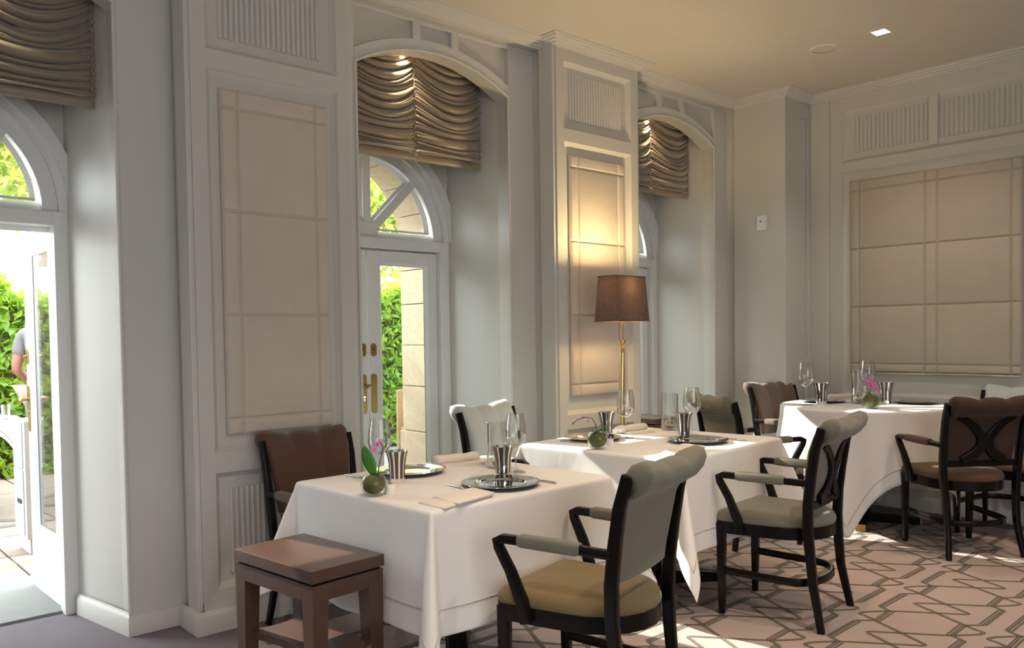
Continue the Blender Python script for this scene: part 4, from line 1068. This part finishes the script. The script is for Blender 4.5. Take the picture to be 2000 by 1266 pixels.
orch('orchid with arching violet spray in a glass globe on the middle table', (3.055, 2.762, Z2),
     {'stem': [(0.0, 0.0, 0.07), (-0.006, 0.006, 0.11), (-0.016, 0.016, 0.135), (-0.035, 0.036, 0.140), (-0.060, 0.06, 0.130), (-0.075, 0.075, 0.115)], 'at': [(-0.045, 0.046, 0.138), (-0.030, 0.03, 0.122), (-0.076, 0.076, 0.112)], 'size': 0.0075},
     [(-0.4, 0.075, 0.022, 0.75), (-0.9, 0.065, 0.022, 0.45), (2.3, 0.04, 0.025, 0.3), (3.6, 0.045, 0.025, 0.25)])
orch('orchid with a dense pink flower head on the round table', (5.40, 2.47, Z3),
     {'stem': [(0, 0, 0.07), (-0.004, 0.004, 0.10), (0, 0, 0.13)], 'at': [(0.0, 0.0, 0.145), (-0.016, 0.018, 0.130), (0.018, -0.014, 0.122), (0.004, 0.0, 0.115), (-0.006, 0.010, 0.155), (0.022, -0.02, 0.098)], 'size': 0.016},
     [(2.6, 0.05, 0.022, 0.5), (0.3, 0.03, 0.02, 0.4)])
kn = mk_knife(); fk = mk_fork()
for i, (p, rz, lab) in enumerate((((2.225, 2.225, Z1), R_(92), 'table knife right of the front plate on the nearest table'),
    ((1.765, 2.985, Z1), R_(-80), 'table knife left of the far plate on the nearest table'),
    ((3.775, 2.375, Z2), R_(78), 'table knife right of the front plate on the middle table'),
    ((3.135, 3.10, Z2), R_(-72), 'table knife left of the far plate on the middle table'))):
    place(kn, i > 0, lab, p, rz, group='table knives')
place(fk, False, 'table fork tucked under the folded napkin by the front plate', (1.925, 2.51, Z1), R_(-98))
nf = mk_napkin_flat(); nr = mk_napkin_roll()
for i, (p, rz, lab) in enumerate((((1.775, 2.255, Z1), R_(14), 'folded linen napkin at the front corner of the nearest table'),
    ((3.265, 2.400, Z2), R_(22), 'folded linen napkin at the front corner of the middle table'))):
    place(nf, i > 0, lab, p, rz, group='folded napkins')
for i, (p, rz, lab) in enumerate((((2.275, 2.90, Z1), R_(-8), 'rolled linen napkin at the far corner of the nearest table'),
    ((3.70, 3.08, Z2), R_(-4), 'rolled linen napkin at the far side of the middle table'),
    ((5.98, 2.965, Z3), R_(-14), 'rolled linen napkin at the back of the round table'))):
    place(nr, i > 0, lab, p, rz, group='rolled napkins')

# ------------------------------------------------------------------ outdoors: terrace seen through the doors
gd = struct(empty('ground'))
MB().box(-14, 22, 5.0, 40, -0.14, -0.03).build('ground_bed', PAVING_D, gd)
slab_me = None
for i in range(10):
    for j in range(9):
        x, y = -2.0 + i*0.62, 5.3 + j*0.62
        if slab_me is None:
            o = MB().box(0.006, 0.612, 0.006, 0.612, -0.05, 0.0, 0.005).build('paving_slab', PAVING, gd); slab_me = o.data
        else: o = bpy.data.objects.new('paving_slab', slab_me); COL.objects.link(o); o.parent = gd
        o.location = (x, y, 0.002*random.random()-0.002)
m = MB()
for x, ang in ((-0.4, 38), (1.6, -38), (0.6, 0)):
    ca, sa = cos(R_(ang)), sin(R_(ang)); c0 = Vector((x, 6.9))
    d = Vector((ca, sa)); n = Vector((-sa, ca))*0.045
    q = [c0-d*2.2-n, c0+d*2.2-n, c0+d*2.2+n, c0-d*2.2+n]; m.f([m.v((p.x, p.y, 0.0025)) for p in q])
tag(m.build('paving_band', PAVING_D, gd), kind='stuff')

# stone outer wall: jamb blocks and arch stones beyond the doors
wo_ = struct(empty('wall_outer'))
def stone(par, x0, x1, y0, y1, z0, z1, name='stone_block'):
    return MB().box(x0+0.002, x1-0.002, y0, y1, z0+0.002, z1-0.002, 0.006).build(name, STONE, par)
zs = [0.0, 0.32, 0.66, 0.98, 1.27, 1.56, 1.80, 1.97]
for c in DC:
    for k in range(len(zs)-1):
        pr = 0.016 if zs[k+1] <= 0.67 else 0.0
        stone(wo_, c+0.595-pr, c+1.155, YD+0.08, 4.975+pr, zs[k], zs[k+1]); 
        stone(wo_, c-1.155, c-0.595+pr, YD+0.08, 4.975+pr, zs[k], zs[k+1])
    for k in range(9):
        a0, a1 = pi*k/9+0.004, pi*(k+1)/9-0.004; m = MB()
        pts = [(0.595*cos(a0+(a1-a0)*i/4), 0.595*sin(a0+(a1-a0)*i/4)) for i in range(5)] + [(0.95*cos(a1-(a1-a0)*i/4), 0.95*sin(a1-(a1-a0)*i/4)) for i in range(5)]
        m.prism(pts, lambda a, b, d: (c+a, d, 1.972+b), YD+0.08, 4.975); m.build('arch_stone', STONE, wo_)
for a, b in ((-3.0, DC[0]-0.94), (DC[0]+0.94, DC[1]-0.94), (DC[1]+0.94, DC[2]-0.94), (DC[2]+0.94, 7.0)): 
    MB().box(a, b, YD+0.09, 4.95, 1.97, 3.6).build('ashlar', STONE, wo_)
MB().box(-3.0, 7.0, YD+0.09, 4.95, 2.90, 3.6).build('ashlar', STONE, wo_)

def leaf_cloud(n, fn, size, name, m_, par):
    """n small diamond leaves; fn(k) -> centre positions array (n,3)"""
    C_ = fn(n); d1 = rng.normal(size=(n, 3)); d1 /= np.linalg.norm(d1, axis=1)[:, None]
    d2 = np.cross(d1, rng.normal(size=(n, 3))); d2 /= np.linalg.norm(d2, axis=1)[:, None]
    s = size*(0.6+0.8*rng.random(n))[:, None]
    V = np.empty((n, 4, 3)); V[:, 0] = C_-d1*s; V[:, 1] = C_-d2*s*0.45; V[:, 2] = C_+d1*s; V[:, 3] = C_+d2*s*0.45
    me = bpy.data.meshes.new(name); me.from_pydata(V.reshape(-1, 3).tolist(), [], np.arange(4*n).reshape(-1, 4).tolist()); me.materials.append(m_)
    o = bpy.data.objects.new(name, me); COL.objects.link(o); o.parent = par; o['kind'] = 'stuff'; return o
def hedge(x0, x1, y0, y1, h, n, label, name='hedge'):
    t = thing(name, label, 'hedge')
    core = MB(); core.box(x0+0.12, x1-0.12, y0+0.14, y1-0.1, 0, h-0.16, 0.05); core.build('twigs', BARK, t)
    def fn(n):
        p = rng.random((n, 3)); out = np.empty((n, 3)); f = rng.random(n)
        out[:, 0] = x0+(x1-x0)*p[:, 0]; bump = 0.09*np.sin(out[:, 0]*5.1)+0.06*np.sin(out[:, 0]*11.7+1)
        top = f < 0.25
        out[:, 1] = np.where(top, y0+(y1-y0)*p[:, 1], y0+0.16*p[:, 1]**2 + 0.05*np.sin(out[:, 0]*7)); out[:, 2] = np.where(top, h-0.16+0.22*p[:, 2]**1.5+bump, (h+bump)*p[:, 2])
        return out
    leaf_cloud(n, fn, 0.062, 'leaf_mass', HEDGE, t); return t
hedge(-3.0, 2.9, 9.3, 10.1, 1.88, 15000, 'bright sunlit leafy hedge across the terrace beyond the open door')
hedge(3.5, 8.4, 8.6, 9.4, 2.0, 15000, 'tall green hedge seen through the closed door between the piers')
def tree(x, y, h, r, n, label):
    t = thing('tree', label, 'tree', (x, y, 0))
    MB().tube([(0, 0, 0), (0.05, 0.02, h*0.35), (0.0, 0.0, h*0.75)], [0.12, 0.09, 0.05], 10).build('trunk', BARK, t, SM)
    def fn(n):
        d = rng.normal(size=(n, 3)); d /= np.linalg.norm(d, axis=1)[:, None]; q = (rng.random(n)**0.45)[:, None]*r
        lump = 1+0.25*np.sin(d[:, :1]*6+1)*np.sin(d[:, 1:2]*5); p = d*q*lump; p[:, 2] *= 0.75; p[:, 2] += h*0.78; return p
    leaf_cloud(n, fn, 0.10, 'crown', TREEL, t); return t
tree(1.9, 13.3, 5.4, 1.9, 7000, 'pale leafy tree showing in the fanlight over the open door')
tree(9.2, 13.0, 5.0, 1.9, 7000, 'light green tree beyond the hedge of the closed door')
tree(6.0, 15.6, 4.6, 1.5, 5000, 'thin pale tree left of the light green tree, beyond the hedge')
gw = struct(MB().box(-8, 20, 18.0, 18.3, 0, 2.9).build('wall_garden', WHITEWALL))

def parasol(x, y, z, r, label):
    t = thing('parasol', label, 'parasol', (x, y, 0))
    MB().tube([(0, 0, 0.04), (0, 0, z+0.55)], 0.024, 12).build('pole', TEAK, t, AU)
    MB().lathe([(0, 0), (0.28, 0), (0.28, 0.05), (0.05, 0.07), (0.04, 0.2), (0, 0.2)], 24).build('foot', IRON, t, AU)
    m = MB(); ring = []
    for k in range(8): a = 2*pi*k/8+0.2; ring.append((r*cos(a), r*sin(a), z))
    c = m.v((0, 0, z+0.5)); vs = []
    for k in range(8):
        p, q = Vector(ring[k]), Vector(ring[(k+1) % 8]); vs.append(m.v(p)); mid = (p+q)/2*0.97; mid.z = z+0.02; vs.append(m.v(mid))
    for k in range(16): m.f((c, vs[k], vs[(k+1) % 16]))
    for k in range(16):
        a, b = vs[k], vs[(k+1) % 16]; m.f((a, b, m.v(b.co-Vector((0, 0, 0.14))), m.v(a.co-Vector((0, 0, 0.14)))))
    m.build('canopy', CANVAS, t)
    for k in range(8):
        m = MB(); m.tube([(0.02*cos(2*pi*k/8+.2), 0.02*sin(2*pi*k/8+.2), z+0.46), (ring[k][0]*0.98, ring[k][1]*0.98, z-0.012)], 0.011, 6); m.build('rib', TEAK, t)
    return t
parasol(-0.15, 7.6, 1.98, 1.45, 'large white parasol over the cloth-covered terrace table')
parasol(1.3, 11.6, 1.75, 1.5, 'farther white parasol above the bright hedge')

ot = thing('terrace_table', 'round iron terrace table beyond the open door', 'table', (0.96, 7.62, 0))
MB().lathe([(0, 0.70), (0.54, 0.70), (0.54, 0.725), (0, 0.725)], 40).build('table_top', IRON, ot, AU)
MB().tube([(0, 0, 0.05), (0, 0, 0.70)], 0.03, 12).build('column', IRON, ot, AU)
for k in range(4):
    a = pi/2*k+0.4; MB().tube([(0, 0, 0.30), (0.18*cos(a), 0.18*sin(a), 0.20), (0.36*cos(a), 0.36*sin(a), 0.0)], 0.014, 8).build('leg', IRON, ot, AU)
round_cloth('short white cloth on the round terrace table', (0.96, 7.62, 0), R_(12), 0.545, 0.60, 0.735, 2, 0.05, OUTCLOTH)
for k, (dx, dy) in enumerate(((0.36, -0.10), (0.43, -0.22))):
    t = thing('terrace_glass', ('drinking glass on the terrace table, farther from the door leaf', 'drinking glass on the terrace table, nearest the door leaf')[k], 'glass', (0.96+dx, 7.62+dy, 0.739))
    MB().lathe([(0, 0), (0.03, 0), (0.036, 0.11), (0.034, 0.11), (0.028, 0.006), (0, 0.006)], 24).build('tumbler', GLASS, t, AU)
def terrace_chair(label, loc, rz):
    t = thing('terrace_chair', label, 'chair', loc, rz)
    for a in (-1, 1):
        for b in (-1, 1): MB().tube([(a*0.21, b*0.20, 0), (a*0.20, b*0.19, 0.43)], 0.011, 8).build('leg', IRON, t, AU)
        MB().tube([(a*0.20, -0.19, 0.43), (a*0.205, -0.21, 0.62), (a*0.20, -0.26, 0.90)], 0.011, 8).build('back_post', IRON, t, AU)
        MB().tube([(a*0.21, 0.18, 0.43), (a*0.24, 0.18, 0.62), (a*0.24, 0.0, 0.66), (a*0.205, -0.21, 0.64)], 0.010, 8).build('arm', IRON, t, AU)
    MB().tube([(-0.20, -0.26, 0.90), (0, -0.275, 0.93), (0.20, -0.26, 0.90)], 0.011, 8).build('top_rail', IRON, t, AU)
    for k in range(5): MB().tube([(-0.13+0.065*k, -0.20, 0.45), (-0.13+0.065*k, -0.262, 0.905)], 0.006, 6).build('spindle', IRON, t, AU)
    m = MB(); m.box(-0.21, 0.21, -0.20, 0.20, 0.42, 0.44); m.build('seat', IRON, t)
    m = MB(); m.box(-0.20, 0.20, -0.19, 0.20, 0.44, 0.50, 0.025); m.build('seat_cushion', CUSHION, t, AU)
    m = MB(); m.box(-0.19, 0.19, -0.225, -0.15, 0.50, 0.86, 0.03, mx=Matrix.Translation((0, -0.02, 0)) @ Matrix.Rotation(0.12, 4, 'X')); m.build('back_cushion', CUSHION, t, AU)
    return t
terrace_chair('black iron terrace chair with pale cushions beside the white cabinet', (1.80, 7.05, 0), R_(70))
terrace_chair('black iron terrace chair with pale cushions behind the terrace table', (0.98, 8.45, 0), R_(180))

cb = thing('white_cabinet', 'narrow white lacquered cabinet standing behind the open door leaf', 'cabinet', (1.33, 5.99, 0))
MB().box(-0.14, 0.16, -0.15, 0.15, 0.10, 0.84, 0.004).build('carcass', WHITECAB, cb)
MB().box(-0.12, 0.14, -0.13, 0.13, 0.0, 0.10).build('plinth', WHITECAB, cb)
MB().box(-0.146, -0.139, -0.10, 0.145, 0.12, 0.53, 0.002).build('door', WHITECAB, cb); MB().box(-0.146, -0.139, -0.10, 0.145, 0.54, 0.83, 0.002).build('drawer', WHITECAB, cb)
MB().box(-0.152, -0.146, -0.06, 0.04, 0.315, 0.34).build('handle_slot', DARKPL, cb)

# slatted teak bench and cushion beyond the closed door
bn = thing('teak_bench', 'slatted teak bench with pale cushions behind the glass of the closed door', 'bench', (5.06, 6.52, 0), R_(-20))
for k in range(5): MB().box(-0.45, 0.45, -0.30, -0.275, 0.04+0.075*k, 0.10+0.075*k, 0.004).build('front_slat', TEAK, bn)
for k in range(6): MB().box(-0.45, 0.45, -0.29+0.095*k, -0.21+0.095*k, 0.405, 0.43, 0.003).build('seat_slat', TEAK, bn)
for a in (-1, 1):
    for b in (-1, 1): MB().box(a*0.45-0.03, a*0.45+0.03, b*0.27-0.03, b*0.27+0.03, 0, 0.41 if b < 0 else 0.80, 0.004).build('leg', TEAK, bn)
for k in range(4): MB().box(-0.45, 0.45, 0.25, 0.275, 0.48+0.085*k, 0.545+0.085*k, 0.003).build('back_slat', TEAK, bn)
MB().box(-0.43, 0.43, -0.29, 0.24, 0.43, 0.53, 0.04).build('seat_cushion', CUSHION, bn, AU)
MB().box(-0.40, 0.40, 0.06, 0.20, 0.53, 0.84, 0.055, mx=Matrix.Rotation(-0.15, 4, 'X')).build('back_cushion', CUSHION, bn, AU)

# ------------------------------------------------------------------ person on the terrace, half hidden by the door leaf
pz = thing('person', 'person in a grey T-shirt and pale trousers standing behind the open door leaf', 'person', (1.80, 7.98, 0), R_(-52))
def skin_mesh(name, verts, edges, radii, m_, par, root=0, lv=2):
    me = bpy.data.meshes.new(name); me.from_pydata(verts, edges, []); o = bpy.data.objects.new(name, me); COL.objects.link(o); o.parent = par
    o.modifiers.new('skin', 'SKIN').use_smooth_shade = True
    for i, r in enumerate(radii):
        v = me.skin_vertices[0].data[i]; v.radius = (r if isinstance(r, tuple) else (r, r)); v.use_root = (i == root)
    sb = o.modifiers.new('sub', 'SUBSURF'); sb.levels = lv; sb.render_levels = lv
    me.materials.append(m_); return o
# local frame: faces +y, x to its right
V = [(0, 0, 0.95), (0, 0.0, 1.08), (0, 0.0, 1.25), (0, 0.01, 1.40), (0, 0.02, 1.49), (0, 0.03, 1.56), (0, 0.045, 1.65), (0, 0.04, 1.72),
     (-0.19, 0.0, 1.385), (-0.245, -0.05, 1.10), (-0.23, 0.13, 0.97), (-0.215, 0.20, 0.955),
     (0.19, 0.0, 1.385), (0.245, -0.05, 1.10), (0.20, 0.14, 0.98), (0.18, 0.21, 0.965),
     (-0.10, 0, 0.90), (-0.105, 0.02, 0.50), (-0.105, -0.01, 0.10), (-0.11, 0.11, 0.04), (0.10, 0, 0.90), (0.105, 0.02, 0.50), (0.105, -0.01, 0.10), (0.11, 0.11, 0.04)]
E_ = [(0, 1), (1, 2), (2, 3), (3, 4), (4, 5), (5, 6), (6, 7), (3, 8), (8, 9), (9, 10), (10, 11), (3, 12), (12, 13), (13, 14), (14, 15), (0, 16), (16, 17), (17, 18), (18, 19), (0, 20), (20, 21), (21, 22), (22, 23)]
Rd = [(0.15, 0.11), (0.135, 0.10), (0.15, 0.11), (0.12, 0.09), 0.055, 0.065, 0.085, 0.07, 0.062, 0.044, 0.034, 0.030, 0.062, 0.044, 0.034, 0.030, 0.085, 0.058, 0.042, 0.035, 0.085, 0.058, 0.042, 0.035]
skin_mesh('body', V, E_, Rd, SKIN, pz)
Vs = [(0, 0, 0.93), (0, 0, 1.08), (0, 0, 1.25), (0, 0.005, 1.41), (-0.195, 0.0, 1.39), (-0.226, -0.03, 1.19), (0.195, 0.0, 1.39), (0.226, -0.03, 1.19)]
skin_mesh('t_shirt', Vs, [(0, 1), (1, 2), (2, 3), (3, 4), (4, 5), (3, 6), (6, 7)], [(0.17, 0.125), (0.152, 0.115), (0.165, 0.122), (0.12, 0.095), 0.075, 0.068, 0.075, 0.068], TSHIRT, pz)
Vt = [(0, 0, 0.95), (-0.10, 0, 0.88), (-0.105, 0.02, 0.50), (-0.105, -0.01, 0.08), (0.10, 0, 0.88), (0.105, 0.02, 0.50), (0.105, -0.01, 0.08)]
skin_mesh('trousers', Vt, [(0, 1), (1, 2), (2, 3), (0, 4), (4, 5), (5, 6)], [(0.165, 0.125), 0.10, 0.076, 0.066, 0.10, 0.076, 0.066], TROUSER, pz)
for s in (-1, 1): MB().box(s*0.11-0.05, s*0.11+0.05, -0.06, 0.20, 0.0, 0.085, 0.03).build('shoe', SHOE, pz, AU)
for s in (-1, 1):
    hb = (s*0.205, 0.215, 0.955)
    for k in range(4):
        bx = hb[0] - s*0.018 + (k-1.5)*0.017*s; L = (0.062, 0.072, 0.068, 0.054)[k]
        MB().tube([(bx, 0.20, 0.955), (bx, 0.215+L*0.5, 0.95), (bx, 0.215+L*0.9, 0.925), (bx, 0.215+L, 0.905)], [0.011, 0.009, 0.008, 0.006], 8).build('finger', SKIN, pz, SM)
    MB().tube([(hb[0]-s*0.03, 0.19, 0.955), (hb[0]-s*0.055, 0.22, 0.945), (hb[0]-s*0.055, 0.25, 0.935)], [0.013, 0.010, 0.008], 8).build('thumb', SKIN, pz, SM)
m = MB(); m.lathe([(0, 1.80), (0.05, 1.792), (0.083, 1.76), (0.093, 1.71), (0.088, 1.66), (0.07, 1.62)], 24, (0, 0.028, 0)); m.build('hair', HAIR, pz, SM)
for s in (-1, 1):
    m = MB(); m.lathe([(0, -0.012), (0.011, 0), (0, 0.012)], 10, (s*0.032, 0.128, 1.668)); m.build('eye', PORCELAIN, pz, SM)
    m = MB(); m.lathe([(0, -0.03), (0.016, 0), (0, 0.03)], 10, (s*0.09, 0.03, 1.655)); m.build('ear', SKIN, pz, SM)
m = MB(); m.tube([(0, 0.128, 1.67), (0, 0.150, 1.635), (0, 0.128, 1.622)], [0.008, 0.014, 0.010], 8); m.build('nose', SKIN, pz, SM)
m = MB(); m.tube([(-0.022, 0.122, 1.595), (0, 0.130, 1.593), (0.022, 0.122, 1.595)], 0.006, 8); m.build('mouth', mat('lips', (0.40, 0.13, 0.11), 0.5), pz, SM)
